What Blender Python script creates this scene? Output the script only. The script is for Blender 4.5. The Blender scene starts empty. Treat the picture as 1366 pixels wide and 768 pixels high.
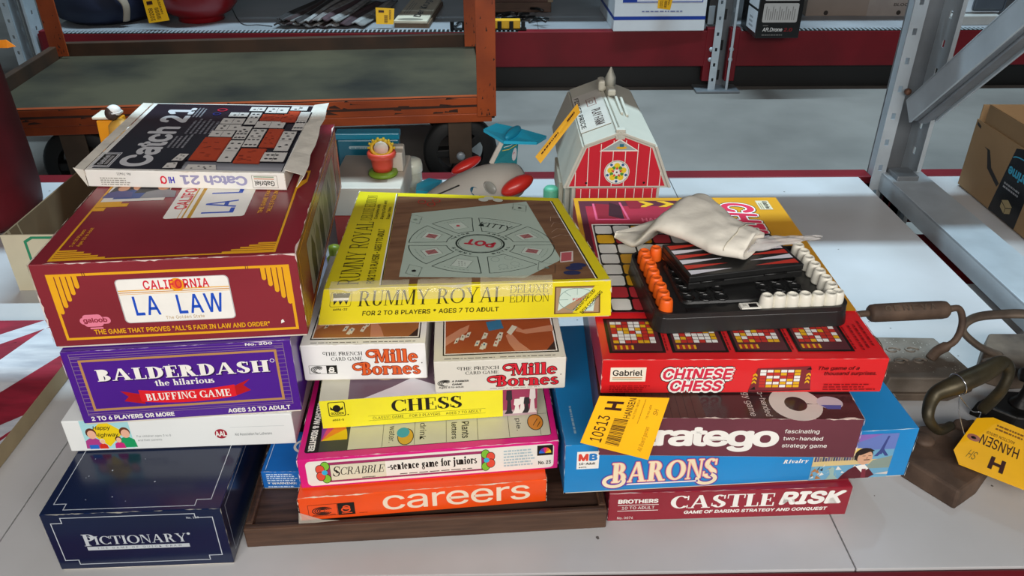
import bpy, bmesh, math, random
from mathutils import Vector, Matrix
random.seed(7)
SC = bpy.context.scene
COL = SC.collection

# ------------------------------------------------------------------ camera, light, exposure
CAM_H, PITCH, YAW, FOC = 0.9, 30.6, 1.0, 1060.0
cd = bpy.data.cameras.new('camera')
cd.sensor_width = 36.0
cd.lens = FOC * 36.0 / 1366.0
cd.clip_start, cd.clip_end = 0.02, 100
co = bpy.data.objects.new('camera', cd)
co.location = (0, 0, CAM_H)
co.rotation_euler = (math.radians(90 - PITCH), 0, math.radians(-YAW))
COL.objects.link(co)
SC.camera = co
SC.view_settings.view_transform = 'Standard'
SC.view_settings.look = 'None'
SC.view_settings.exposure = 0.12
SC.view_settings.gamma = 1.0
SC.view_settings.use_curve_mapping = False

world = bpy.data.worlds.new('warehouse_ambient')
SC.world = world
world.use_nodes = True
wb = world.node_tree.nodes['Background']
wb.inputs[0].default_value = (0.80, 0.88, 1.0, 1)
wb.inputs[1].default_value = 0.06


def area(name, loc, target, sx, sy, power, color):
    l = bpy.data.lights.new(name, 'AREA')
    l.shape = 'RECTANGLE'
    l.size, l.size_y = sx, sy
    l.energy = power
    l.color = color
    o = bpy.data.objects.new(name, l)
    o.location = loc
    d = Vector(target) - Vector(loc)
    o.rotation_euler = d.to_track_quat('-Z', 'Y').to_euler()
    COL.objects.link(o)
    return o


area('ceiling_lamp_front_aisle', (0.2, -1.6, 1.75), (0.2, 1.0, 0.1), 3.4, 0.7, 102, (1.0, 0.965, 0.92))
area('ceiling_lamp_back_aisle', (0.5, 3.35, 4.8), (0.5, 3.0, 0.0), 4.4, 0.12, 370, (0.62, 0.85, 1.0))

# ------------------------------------------------------------------ helpers
PR, YR = math.radians(PITCH), math.radians(YAW)
FW = Vector((math.sin(YR) * math.cos(PR), math.cos(YR) * math.cos(PR), -math.sin(PR)))
RT = Vector((math.cos(YR), -math.sin(YR), 0))
UP = RT.cross(FW)


def P(u, v, z=0.0):
    """point of the place at height z that the photograph shows at pixel (u, v)"""
    r = FW + RT * ((u - 683) / FOC) - UP * ((v - 384) / FOC)
    t = (z - CAM_H) / r.z
    return Vector((0, 0, CAM_H)) + r * t


def PY(u, v, y):
    r = FW + RT * ((u - 683) / FOC) - UP * ((v - 384) / FOC)
    return Vector((0, 0, CAM_H)) + r * (y / r.y)


def lin(h):
    h = h.lstrip('#')
    out = []
    for i in (0, 2, 4):
        c = int(h[i:i + 2], 16) / 255
        out.append(c / 12.92 if c <= 0.04045 else ((c + 0.055) / 1.055) ** 2.4)
    return out


MATS = {}


def M(hexc, rough=0.45, metal=0.0, var=0.06, scale=14.0, bump=0.0, hex2=None, spec=0.5, detail=4.0, lo=0.35, hi=0.65, coat=0.0, stretch=None, alpha=1.0, trans=0.0):
    key = (hexc, rough, metal, var, scale, bump, hex2, spec, detail, lo, hi, coat, stretch, alpha, trans)
    if key in MATS:
        return MATS[key]
    m = bpy.data.materials.new('finish_' + hexc.lower())
    m.use_nodes = True
    nt = m.node_tree
    b = nt.nodes['Principled BSDF']
    tc = nt.nodes.new('ShaderNodeTexCoord')
    nz = nt.nodes.new('ShaderNodeTexNoise')
    nz.inputs['Scale'].default_value = scale
    nz.inputs['Detail'].default_value = detail
    src = tc.outputs['Object']
    if stretch:
        mp = nt.nodes.new('ShaderNodeMapping')
        mp.inputs['Scale'].default_value = stretch
        nt.links.new(src, mp.inputs['Vector'])
        src = mp.outputs['Vector']
    nt.links.new(src, nz.inputs['Vector'])
    rp = nt.nodes.new('ShaderNodeValToRGB')
    c = lin(hexc)
    c2 = lin(hex2) if hex2 else [x * (1 - var) for x in c]
    c1 = c if hex2 else [min(1, x * (1 + var)) for x in c]
    rp.color_ramp.elements[0].color = (*c2, 1)
    rp.color_ramp.elements[1].color = (*c1, 1)
    rp.color_ramp.elements[0].position = lo
    rp.color_ramp.elements[1].position = hi
    nt.links.new(nz.outputs['Fac'], rp.inputs['Fac'])
    nt.links.new(rp.outputs['Color'], b.inputs['Base Color'])
    b.inputs['Roughness'].default_value = rough
    b.inputs['Metallic'].default_value = metal
    b.inputs['Specular IOR Level'].default_value = spec
    b.inputs['Coat Weight'].default_value = coat
    b.inputs['Coat Roughness'].default_value = 0.15
    b.inputs['Alpha'].default_value = alpha
    b.inputs['Transmission Weight'].default_value = trans
    if bump:
        bp = nt.nodes.new('ShaderNodeBump')
        bp.inputs['Strength'].default_value = bump
        bp.inputs['Distance'].default_value = 0.002
        nz2 = nt.nodes.new('ShaderNodeTexNoise')
        nz2.inputs['Scale'].default_value = scale * 4
        nz2.inputs['Detail'].default_value = 5
        nt.links.new(src, nz2.inputs['Vector'])
        nt.links.new(nz2.outputs['Fac'], bp.inputs['Height'])
        nt.links.new(bp.outputs['Normal'], b.inputs['Normal'])
    MATS[key] = m
    return m


def ink(h, rough=0.38):
    return M(h, rough, 0, 0.03, 30, spec=0.35)


class MB:
    def __init__(s):
        s.v, s.f, s.m, s.sm, s.mats = [], [], [], [], []

    def mi(s, mat):
        if mat not in s.mats:
            s.mats.append(mat)
        return s.mats.index(mat)

    def add(s, vs, fs, mat, smooth=False):
        n = len(s.v)
        s.v += [tuple(v) for v in vs]
        i = s.mi(mat)
        for f in fs:
            s.f.append([n + k for k in f])
            s.m.append(i)
            s.sm.append(smooth)

    def hexa(s, c, mat, bev=0.001, seg=2):
        """c: FBL FBR BBL BBR FTL FTR BTL BTR"""
        bm = bmesh.new()
        vs = [bm.verts.new(p) for p in c]
        for f in ((0, 1, 5, 4), (3, 2, 6, 7), (2, 0, 4, 6), (1, 3, 7, 5), (4, 5, 7, 6), (0, 2, 3, 1)):
            bm.faces.new([vs[k] for k in f])
        if bev > 0:
            bmesh.ops.bevel(bm, geom=list(bm.edges), offset=bev, segments=seg, affect='EDGES', profile=0.5)
        s.bm(bm, mat)

    def bm(s, bm, mat, smooth=False):
        bm.verts.index_update()
        s.add([v.co[:] for v in bm.verts], [[v.index for v in f.verts] for f in bm.faces], mat, smooth)
        bm.free()

    def box(s, x0, y0, z0, x1, y1, z1, mat, bev=0.001, seg=2):
        s.hexa([(x0, y0, z0), (x1, y0, z0), (x0, y1, z0), (x1, y1, z0), (x0, y0, z1), (x1, y0, z1), (x0, y1, z1), (x1, y1, z1)], mat, bev, seg)

    def bar(s, a, b, w, h, mat, bev=0.001, up=(0, 0, 1)):
        a, b = Vector(a), Vector(b)
        d = (b - a).normalized()
        x = d.cross(Vector(up)).normalized() * (w / 2)
        y = x.cross(d).normalized() * (h / 2)
        s.hexa([a - x - y, a + x - y, b - x - y, b + x - y, a - x + y, a + x + y, b - x + y, b + x + y], mat, bev)

    def tube(s, pts, r, mat, seg=12, caps=True, flat=1.0, closed=False):
        pts = [Vector(p) for p in pts]
        n = len(pts)
        rs = r if isinstance(r, (list, tuple)) else [r] * n
        rings = []
        t0 = (pts[1] - pts[0]).normalized()
        nrm = t0.orthogonal().normalized() if abs(t0.z) > 0.9 else t0.cross(Vector((0, 0, 1))).normalized()
        for i, p in enumerate(pts):
            t = (pts[min(i + 1, n - 1)] - pts[max(i - 1, 0)])
            if closed:
                t = pts[(i + 1) % n] - pts[(i - 1) % n]
            t.normalize()
            nrm = (nrm - t * nrm.dot(t)).normalized()
            bn = t.cross(nrm)
            rings.append([p + (nrm * math.cos(2 * math.pi * k / seg) + bn * math.sin(2 * math.pi * k / seg) * flat) * rs[i] for k in range(seg)])
        vs = [q for rg in rings for q in rg]
        fs = []
        for i in range(n if closed else n - 1):
            for k in range(seg):
                k2 = (k + 1) % seg
                j = (i + 1) % n
                fs.append([i * seg + k, i * seg + k2, j * seg + k2, j * seg + k])
        if caps and not closed:
            fs.append(list(range(seg))[::-1])
            fs.append([(n - 1) * seg + k for k in range(seg)])
        s.add(vs, fs, mat, True)

    def lathe(s, prof, mat, o=(0, 0, 0), ax=(0, 0, 1), seg=28, sx=1, sy=1):
        ax = Vector(ax).normalized()
        a = ax.orthogonal().normalized() if abs(ax.z) < 0.99 else Vector((1, 0, 0))
        b = ax.cross(a)
        o = Vector(o)
        vs, fs = [], []
        for r, z in prof:
            r = max(r, 1e-5)
            for k in range(seg):
                t = 2 * math.pi * k / seg
                vs.append(o + ax * z + a * (math.cos(t) * r * sx) + b * (math.sin(t) * r * sy))
        for i in range(len(prof) - 1):
            for k in range(seg):
                k2 = (k + 1) % seg
                fs.append([i * seg + k, i * seg + k2, (i + 1) * seg + k2, (i + 1) * seg + k])
        s.add(vs, fs, mat, True)

    def ell(s, o, rx, ry, rz, mat, rot=None, seg=20, rings=12):
        vs, fs = [], []
        rot = rot or Matrix.Identity(3)
        o = Vector(o)
        for i in range(rings + 1):
            ph = math.pi * i / rings
            for k in range(seg):
                t = 2 * math.pi * k / seg
                vs.append(o + rot @ Vector((rx * math.sin(ph) * math.cos(t), ry * math.sin(ph) * math.sin(t), rz * math.cos(ph))))
        for i in range(rings):
            for k in range(seg):
                k2 = (k + 1) % seg
                fs.append([i * seg + k, (i + 1) * seg + k, (i + 1) * seg + k2, i * seg + k2])
        s.add(vs, fs, mat, True)

    def prism(s, pts, z0, z1, mat, top=None, bev=0.0015):
        bm = bmesh.new()
        lo = [bm.verts.new((p[0], p[1], z0)) for p in pts]
        hi = [bm.verts.new((p[0], p[1], z1)) for p in (top or pts)]
        n = len(pts)
        bm.faces.new(lo[::-1])
        bm.faces.new(hi)
        for i in range(n):
            bm.faces.new([lo[i], lo[(i + 1) % n], hi[(i + 1) % n], hi[i]])
        bmesh.ops.recalc_face_normals(bm, faces=list(bm.faces))
        if bev:
            bmesh.ops.bevel(bm, geom=list(bm.edges), offset=bev, segments=2, affect='EDGES', profile=0.5)
        s.bm(bm, mat)

    def build(s, name, parent=None, loc=None, rz=0.0):
        me = bpy.data.meshes.new(name)
        me.from_pydata(s.v, [], s.f)
        for m in s.mats:
            me.materials.append(m)
        me.polygons.foreach_set('material_index', s.m)
        me.polygons.foreach_set('use_smooth', s.sm)
        me.update()
        o = bpy.data.objects.new(name, me)
        COL.objects.link(o)
        if parent:
            o.parent = parent
        if loc is not None:
            o.location = loc
            o.rotation_euler = (0, 0, rz)
        return o


def thing(name, label, cat, loc=(0, 0, 0), rz=0.0, group=None):
    o = bpy.data.objects.new(name, None)
    o.empty_display_size = 0.02
    COL.objects.link(o)
    o.location = loc
    o.rotation_euler = (0, 0, rz)
    o['label'] = label
    o['category'] = cat
    if group:
        o['group'] = group
    return o


def tag(o, label, cat, group=None):
    o['label'] = label
    o['category'] = cat
    if group:
        o['group'] = group
    return o


def structure(o):
    o['kind'] = 'structure'
    return o


# ------------------------------------------------------------------ lettering
_TXT = {}
try:        # the plain grotesque that ships inside Blender itself; its built-in letters stand in if it is missing
    import os
    GROT = bpy.data.fonts.load(os.path.join(bpy.utils.system_resource('DATAFILES', path='fonts'), 'Inter.woff2'))
except Exception:
    GROT = None


def sans(body, bold=0.0, shear=0.0, space=1.0, lead=1.0):
    key = (body, bold, shear, space, lead)
    if key in _TXT:
        return _TXT[key]
    cu = bpy.data.curves.new('lettering', 'FONT')
    cu.body = body
    if GROT:
        cu.font = GROT
    cu.size = 1
    cu.shear = shear
    cu.space_character = space
    cu.space_line = lead
    cu.resolution_u = 3
    cu.dimensions = '2D'
    cu.fill_mode = 'FRONT'
    ob = bpy.data.objects.new('lettering', cu)
    COL.objects.link(ob)
    bpy.context.view_layer.update()
    dg = bpy.context.evaluated_depsgraph_get()
    me = bpy.data.meshes.new_from_object(ob.evaluated_get(dg))
    vs = [(v.co.x, v.co.y) for v in me.vertices]
    fs = [list(p.vertices) for p in me.polygons]
    bpy.data.objects.remove(ob)
    bpy.data.curves.remove(cu)
    bpy.data.meshes.remove(me)
    _TXT[key] = norm(vs, fs, bold)
    return _TXT[key]


def norm(vs, fs, bold=0.0):
    x0 = min(v[0] for v in vs) - bold; x1 = max(v[0] for v in vs) + bold
    y0 = min(v[1] for v in vs) - bold; y1 = max(v[1] for v in vs) + bold
    return [((x - x0) / (x1 - x0 or 1), (y - y0) / (y1 - y0 or 1)) for x, y in vs], fs, bold / (x1 - x0 or 1), bold / (y1 - y0 or 1)


def serif_glyph(ch, T, t):
    p = []

    def R(x0, y0, x1, y1):
        p.append([(x0, y0), (x1, y0), (x1, y1), (x0, y1)])

    def stem(x, y0=0.0, y1=1.0, w=T, b=1, tp=1, se=0.075):
        R(x, y0, x + w, y1)
        if b: R(x - se, y0, x + w + se, y0 + t * 0.8)
        if tp: R(x - se, y1 - t * 0.8, x + w + se, y1)

    def dg(x0, y0, x1, y1, w):
        p.append([(x0, y0), (x0 + w, y0), (x1 + w, y1), (x1, y1)])

    def arc(cx, cy, rx, ry, a0, a1, wh=T, wv=t, n=16):
        pr = None
        for i in range(n + 1):
            a = math.radians(a0 + (a1 - a0) * i / n)
            c, s = math.cos(a), math.sin(a)
            q = ((cx + rx * c, cy + ry * s), (cx + (rx - wh) * c, cy + (ry - wv) * s))
            if pr:
                p.append([pr[0], q[0], q[1], pr[1]] if a1 > a0 else [q[0], pr[0], pr[1], q[1]])
            pr = q
    X = 0.66
    w = 0.7
    if ch == 'A':
        dg(.07, 0, .38, 1, t * 1.3); p.append([(.60, 0), (.60 + T, 0), (.40 + T * .55, 1), (.36, 1)]); R(.2, .3, .66, .3 + t)
        R(-.03, 0, .22, t * .8); R(.52, 0, .68 + T, t * .8); w = .70 + T
    elif ch == 'B':
        stem(.07, tp=0, b=0); R(0, 0, .3, t); R(0, 1 - t, .3, 1); R(.1, .5, .3, .5 + t)
        arc(.3, .74, .27, .26, -90, 90); arc(.3, .265, .33, .265, -90, 90); w = .66
    elif ch == 'C':
        arc(.42, .5, .42, .5, 42, 318); R(.70, .64, .76, .98); R(.70, .02, .75, .26); w = .78
    elif ch == 'D':
        stem(.07, tp=0, b=0); R(0, 0, .32, t); R(0, 1 - t, .32, 1); arc(.32, .5, .43, .5, -90, 90); w = .77
    elif ch in 'EF':
        stem(.07, tp=0, b=0); R(0, 1 - t, .6, 1); R(.1, .48, .45, .48 + t); R(.42, .36, .47, .66); R(.55, .70, .6, 1)
        if ch == 'E': R(0, 0, .62, t); R(.57, 0, .63, .3)
        else: R(-.02, 0, .16 + T, t * .8)
        w = .65
    elif ch == 'G':
        arc(.42, .5, .42, .5, 42, 330); R(.70, .64, .75, .98); stem(.62, .0, .42, b=0); w = .82
    elif ch == 'H':
        stem(.08); stem(.56); R(.1, .47, .6, .47 + t); w = .64 + T
    elif ch == 'I':
        stem(.08); w = .16 + T
    elif ch == 'J':
        stem(.25, .2, 1, b=0); arc(.13, .22, .12 + T, .22, -150, 0); w = .34 + T
    elif ch == 'K':
        stem(.08); dg(.2, .4, .56, 1, t * 1.4); dg(.56, 0, .28, .52, T); R(.5, 0, .66 + T, t * .8); R(.46, 1 - t * .8, .72, 1); w = .66 + T
    elif ch == 'L':
        stem(.07, b=0); R(0, 0, .58, t); R(.53, 0, .58, .32); w = .6
    elif ch == 'M':
        R(.08, 0, .08 + t, 1); R(0, 0, .2 + t * .3, t * .8); R(0, 1 - t * .8, .12, 1)
        p.append([(.08, 1), (.42, .05), (.46 + T * .3, .05), (.1 + T, 1)]); dg(.42, .05, .72, 1, t * 1.2)
        stem(.72); w = .8 + T
    elif ch == 'N':
        R(.08, 0, .08 + t, 1); R(0, 0, .22, t * .8); R(0, 1 - t * .8, .12, 1); p.append([(.08, 1), (.62, 0), (.68, 0), (.10 + T, 1)])
        R(.62, 0, .62 + t, 1); R(.54, 1 - t * .8, .76, 1); w = .76
    elif ch == 'O':
        arc(.44, .5, .44, .5, 0, 360, n=28); w = .88
    elif ch in 'PR':
        stem(.07, tp=0); R(0, 1 - t, .3, 1); R(.1, .46, .3, .46 + t); arc(.3, .73, .29, .27, -90, 90); w = .62
        if ch == 'R': p.append([(.30, .5), (.30 + T, .5), (.60 + T * .6, 0), (.60 - T * .3, 0)]); R(.56, 0, .64 + T * .8, t * .8); w = .64 + T * .8
    elif ch == 'S':
        arc(.3, .735, .27, .265, 35, 262, T * .95, t); arc(.31, .265, .3, .265, 100, -168, T * .95, t); p.append([(.10, .60), (.26, .68), (.52, .40), (.36, .30)])
        R(.5, .68, .56, .96); R(.0, .12, .05, .36); w = .62
    elif ch == 'T':
        stem(.27, tp=0); R(0, 1 - t, .54 + T, 1); R(0, .68, .05, 1); R(.49 + T, .68, .54 + T, 1); w = .54 + T
    elif ch == 'U':
        R(.08, .25, .08 + T, 1); R(0, 1 - t * .8, .16 + T, 1); R(.58, .25, .58 + t, 1); R(.5, 1 - t * .8, .72, 1); arc(.33 + t / 2, .27, .25 + t / 2, .27, 180, 360); w = .72
    elif ch in 'VY':
        y0 = 0 if ch == 'V' else .45
        p.append([(.05, 1), (.05 + T, 1), (.36 + T * .5, y0), (.34, y0)][::-1]); dg(.36 + T * .3, y0, .64, 1, t * 1.2)
        R(-.02, 1 - t * .8, .13 + T, 1); R(.56, 1 - t * .8, .78, 1)
        if ch == 'Y': stem(.33, 0, .5, tp=0)
        w = .78
    elif ch == 'W':
        for a in (0, .36): p.append([(a + .05, 1), (a + .05 + T, 1), (a + .28, 0), (a + .24, 0)][::-1]); dg(a + .24, 0, a + .4, 1, t * 1.2)
        w = .9
    elif ch == 'X':
        p.append([(.05, 1), (.05 + T, 1), (.56 + T, 0), (.56, 0)][::-1]); dg(.06, 0, .60, 1, t * 1.3)
        R(-.02, 1 - t * .8, .14 + T, 1); R(.5, 1 - t * .8, .74, 1); R(-.03, 0, .18, t * .8); R(.48, 0, .66 + T, t * .8); w = .66 + T
    elif ch in 'ilhrnmu':
        if ch == 'i': stem(.07, 0, X, tp=0); R(0, X - t, .1, X); p.append([(.07 + T / 2 + T * .62 * math.cos(a), .86 + T * .62 * math.sin(a)) for a in [2 * math.pi * k / 12 for k in range(12)]]); w = .14 + T
        elif ch == 'l': stem(.07, tp=0); R(0, 1 - t, .1, 1); w = .14 + T
        elif ch == 'h': stem(.07, tp=0); R(0, 1 - t, .1, 1); arc(.32, .40, .27, .26, 0, 180, T, t * 1.2); stem(.59 - T, 0, .42, tp=0); w = .66
        elif ch == 'r': stem(.07, 0, X, tp=0); R(0, X - t, .1, X); arc(.34, .42, .24, .24, 30, 160, T * .8, t * 1.2); p.append([(.5 + .08 * math.cos(a), .54 + .09 * math.sin(a)) for a in [2 * math.pi * k / 10 for k in range(10)]]); w = .58
        elif ch == 'n': stem(.07, 0, X, tp=0); R(0, X - t, .1, X); arc(.32, .40, .27, .26, 0, 165, T, t * 1.2); stem(.59 - T, 0, .42, tp=0); w = .66
        elif ch == 'm': stem(.07, 0, X, tp=0); R(0, X - t, .1, X); arc(.3, .40, .25, .26, 0, 165, T, t * 1.2); stem(.55 - T, 0, .42, tp=0); arc(.66, .40, .25, .26, 0, 165, T, t * 1.2); stem(.91 - T, 0, .42, tp=0); w = .98
        elif ch == 'u': R(.07, .2, .07 + T, X); R(0, X - t, .1, X); arc(.32, .26, .25, .26, 180, 345, T, t * 1.2); R(.55 - T * .2, 0, .55 + T * .8, X); R(.46, X - t, .6, X); R(.5, 0, .64, t); w = .66
    elif ch == 'e':
        arc(.3, .33, .3, .33, 0, 318, T * .95, t * 1.1); R(.06, .33, .58, .33 + t); w = .62
    elif ch == 'o':
        arc(.32, .33, .32, .33, 0, 360, T * .95, t * 1.1, 24); w = .64
    elif ch == 'c':
        arc(.3, .33, .3, .33, 40, 318, T * .95, t * 1.1); p.append([(.5 + .07 * math.cos(a), .5 + .08 * math.sin(a)) for a in [2 * math.pi * k / 10 for k in range(10)]]); w = .58
    elif ch == 's':
        arc(.24, .475, .21, .185, 35, 262, T * .8, t); arc(.25, .19, .24, .19, 100, -168, T * .8, t); p.append([(.09, .40), (.2, .46), (.42, .28), (.3, .2)]); w = .5
    elif ch == 't':
        stem(.14, .05, .86, tp=0, b=0); R(0, X - t, .4, X); arc(.3, .14, .16, .14, 180, 330, T, t); w = .44
    elif ch == 'a':
        arc(.25, .19, .23, .19, 0, 360, T * .9, t); R(.48 - T, 0, .48, .48); arc(.26, .44, .22, .22, 0, 160, T, t); R(.44, 0, .56, t); w = .56
    elif ch == 'd':
        arc(.28, .33, .28, .33, 0, 360, T * .9, t); stem(.56 - T * .6, 0, 1, tp=0, b=0); w = .66
    elif ch == 'g':
        arc(.27, .42, .25, .24, 0, 360, T * .85, t); arc(.27, -.04, .27, .2, 0, 360, t * 1.6, t); R(.1, .12, .4, .2); R(.44, .58, .58, .66); w = .58
    elif ch == 'f':
        stem(.12, 0, .8, tp=0); R(0, X - t, .36, X); arc(.32, .78, .2, .22, 40, 180, T, t); w = .42
    elif ch == 'j':
        R(.1, -.1, .1 + T, X); R(.03, X - t, .12, X); arc(.0, -.1, .1 + T, .16, 270, 360, T, t); p.append([(.1 + T / 2 + T * .62 * math.cos(a), .86 + T * .62 * math.sin(a)) for a in [2 * math.pi * k / 12 for k in range(12)]]); w = .18 + T
    elif ch in 'vy':
        p.append([(.04, X), (.04 + T, X), (.27 + T * .4, 0), (.25, 0)][::-1]); dg(.26 + T * .2, 0, .46, X, t * 1.2); R(0, X - t, .1 + T, X); R(.4, X - t, .6, X)
        if ch == 'y': dg(.16, -.24, .28, .05, t * 1.4)
        w = .58
    elif ch == '.':
        R(.05, 0, .05 + T, T); w = .1 + T
    elif ch == ' ':
        w = .34
    return p, w


def serif(body, T=0.2, t=0.055, track=0.06, shear=0.0, caps_big=None):
    key = ('serif', body, T, t, track, shear, caps_big)
    if key in _TXT:
        return _TXT[key]
    vs, fs, x = [], [], 0.0
    for i, ch in enumerate(body):
        g, w = serif_glyph(ch, T, t)
        k = caps_big if (caps_big and i == 0) else 1.0
        for poly in g:
            n = len(vs)
            vs += [(x + k * px + shear * py, (py * k - (k - 1) * .5)) for px, py in poly]
            fs.append(list(range(n, n + len(poly))))
        x += w * k + track
    _TXT[key] = norm(vs, fs)
    return _TXT[key]


class Face:
    """print laid on one face of a box; positions are fractions of the face"""

    def __init__(s, mb, p00, p10, p11, p01, base=0.00018):
        s.mb = mb
        s.p = [Vector(q) for q in (p00, p10, p11, p01)]
        s.W = (s.p[1] - s.p[0]).length
        s.H = (s.p[3] - s.p[0]).length
        s.N = (s.p[1] - s.p[0]).cross(s.p[3] - s.p[0]).normalized()
        s.k = base

    def pt(s, a, b, e=0.0):
        p = s.p
        q = p[0] * (1 - a) * (1 - b) + p[1] * a * (1 - b) + p[2] * a * b + p[3] * (1 - a) * b
        return q + s.N * (s.k + e)

    def put(s, pts, fs, mat, lay=False):
        s.k += 5e-6
        if lay:         # strokes of one letter lie over each other: give each its own hair of ink
            n = max(len(fs), 1)
            for i, f in enumerate(fs):
                s.mb.add([s.pt(*pts[j], e=2e-7 * (i % 20)) for j in f], [list(range(len(f)))], mat)
        else:
            s.mb.add([s.pt(*q) for q in pts], fs, mat)

    def poly(s, pts, mat):
        s.put(pts, [list(range(len(pts)))], mat)

    def R(s, x, y, w, h, mat):
        s.poly([(x, y), (x + w, y), (x + w, y + h), (x, y + h)], mat)

    def RR(s, x, y, w, h, r, mat, fill=True):
        """rounded rectangle, r in metres"""
        rx, ry = r / s.W, r / s.H
        pts = []
        for cx, cy, a0 in ((x + w - rx, y + ry, -90), (x + w - rx, y + h - ry, 0), (x + rx, y + h - ry, 90), (x + rx, y + ry, 180)):
            for i in range(6):
                a = math.radians(a0 + i * 18)
                pts.append((cx + rx * math.cos(a), cy + ry * math.sin(a)))
        if fill:
            s.poly(pts, mat)
        return pts

    def frame(s, x, y, w, h, t, mat):
        s.line([(x, y), (x + w, y), (x + w, y + h), (x, y + h)], t, mat, True)

    def line(s, pts, t, mat, closed=False):
        q = [(a * s.W, b * s.H) for a, b in pts]
        n = len(q)
        vs = []
        for i in range(n):
            if closed:
                a, b, c = q[i - 1], q[i], q[(i + 1) % n]
            else:
                a, b, c = q[max(i - 1, 0)], q[i], q[min(i + 1, n - 1)]
            d1 = Vector((b[0] - a[0], b[1] - a[1])); d2 = Vector((c[0] - b[0], c[1] - b[1]))
            if d1.length < 1e-9: d1 = d2
            if d2.length < 1e-9: d2 = d1
            d1.normalize(); d2.normalize()
            n1 = Vector((-d1.y, d1.x)); n2 = Vector((-d2.y, d2.x))
            m = n1 + n2
            m = n1 if m.length < 1e-6 else m.normalized()
            k = min(2.0, 1.0 / max(0.3, m.dot(n1)))
            vs.append(((b[0] + m.x * t / 2 * k) / s.W, (b[1] + m.y * t / 2 * k) / s.H))
            vs.append(((b[0] - m.x * t / 2 * k) / s.W, (b[1] - m.y * t / 2 * k) / s.H))
        fs = []
        for i in range(n if closed else n - 1):
            j = (i + 1) % n
            fs.append([2 * i + 1, 2 * j + 1, 2 * j, 2 * i])
        s.put(vs, fs, mat)

    def ell(s, cx, cy, rx, ry, mat, a0=0, a1=360, n=28):
        pts = [(cx + rx * math.cos(math.radians(a0 + (a1 - a0) * i / n)), cy + ry * math.sin(math.radians(a0 + (a1 - a0) * i / n))) for i in range(n + (0 if a1 - a0 >= 360 else 1))]
        if a1 - a0 < 360:
            pts = [(cx, cy)] + pts
        s.poly(pts, mat)

    def circ(s, cx, cy, r, mat, **k):
        s.ell(cx, cy, r / s.W, r / s.H, mat, **k)

    def ring(s, cx, cy, rx, ry, t, mat, a0=0, a1=360, n=36):
        pts = [(cx + rx * math.cos(math.radians(a0 + (a1 - a0) * i / n)), cy + ry * math.sin(math.radians(a0 + (a1 - a0) * i / n))) for i in range(n + 1)]
        s.line(pts, t, mat)

    def T(s, geo, x, y, w, h, mat, rot=0, out=None, ow=0.0008, quad=None, rough=None):
        geo = geo if isinstance(geo, tuple) else sans(geo)
        vs, fs = geo[:2]
        bx, by = geo[2:] if len(geo) > 2 else (0, 0)
        lay = len(geo) > 2 and len(vs) == sum(len(q_) for q_ in fs)
        if quad:
            f = lambda a, b: (quad[0][0] * (1 - a) * (1 - b) + quad[1][0] * a * (1 - b) + quad[2][0] * a * b + quad[3][0] * (1 - a) * b,
                              quad[0][1] * (1 - a) * (1 - b) + quad[1][1] * a * (1 - b) + quad[2][1] * a * b + quad[3][1] * (1 - a) * b)
        elif rot == 0:
            f = lambda a, b: (x + w * a, y + h * b)
        elif rot == 180:
            f = lambda a, b: (x + w * (1 - a), y + h * (1 - b))
        elif rot == 90:
            f = lambda a, b: (x + w * (1 - b), y + h * a)
        else:
            f = lambda a, b: (x + w * b, y + h * (1 - a))
        q = [f(a, b) for a, b in vs]
        if bx:
            dirs = 8 if max(w * s.W, h * s.H) * max(bx, by) > .0004 and len(vs) < 2500 else 4
            sh = [[f(a + bx * math.cos(i * 2 * math.pi / dirs), b + by * math.sin(i * 2 * math.pi / dirs)) for a, b in vs] for i in range(dirs)]
        else:
            sh = []
        if out:
            for i in range(8):
                a = i * math.pi / 4
                dx, dy = ow * math.cos(a) / s.W, ow * math.sin(a) / s.H
                for q_ in ([sh[i * len(sh) // 8]] if sh else [q]):
                    s.put([(u + dx, v + dy) for u, v in q_], fs, out, lay)
        for q_ in sh:
            s.put(q_, fs, mat, lay)
        s.put(q, fs, mat, lay)

    def words(s, x, y, w, h, n, mat, rot=0, seed=1, ragged=True):
        """n rows of print too small to read"""
        rg = random.Random(seed)
        for r in range(n):
            b0 = y + h * (n - 1 - r) / n
            hh = h / n * 0.5
            a = 0.0
            end = rg.uniform(0.75, 1.0) if ragged else 1.0
            while a < end:
                L = rg.uniform(0.04, 0.14)
                e = min(a + L, end)
                if rot in (0, 180):
                    s.R(x + w * a, b0, w * (e - a), hh, mat)
                else:
                    s.R(x + w * (n - 1 - r) / n, y + h * a, w / n * 0.5, h * (e - a), mat)
                a = e + 0.025

    def person(s, x, y, h, skin, hair, shirt, w=1.0):
        """small printed figure, head and shoulders; h fraction of face height"""
        k = s.H / s.W
        s.poly([(x - .42 * h * k * w, y), (x + .42 * h * k * w, y), (x + .36 * h * k * w, y + .38 * h), (x + .12 * h * k, y + .5 * h), (x - .12 * h * k, y + .5 * h), (x - .36 * h * k * w, y + .38 * h)], shirt)
        s.ell(x, y + .76 * h, .2 * h * k, .24 * h, hair)
        s.ell(x + .01 * k * h, y + .68 * h, .16 * h * k, .21 * h, skin)


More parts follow.
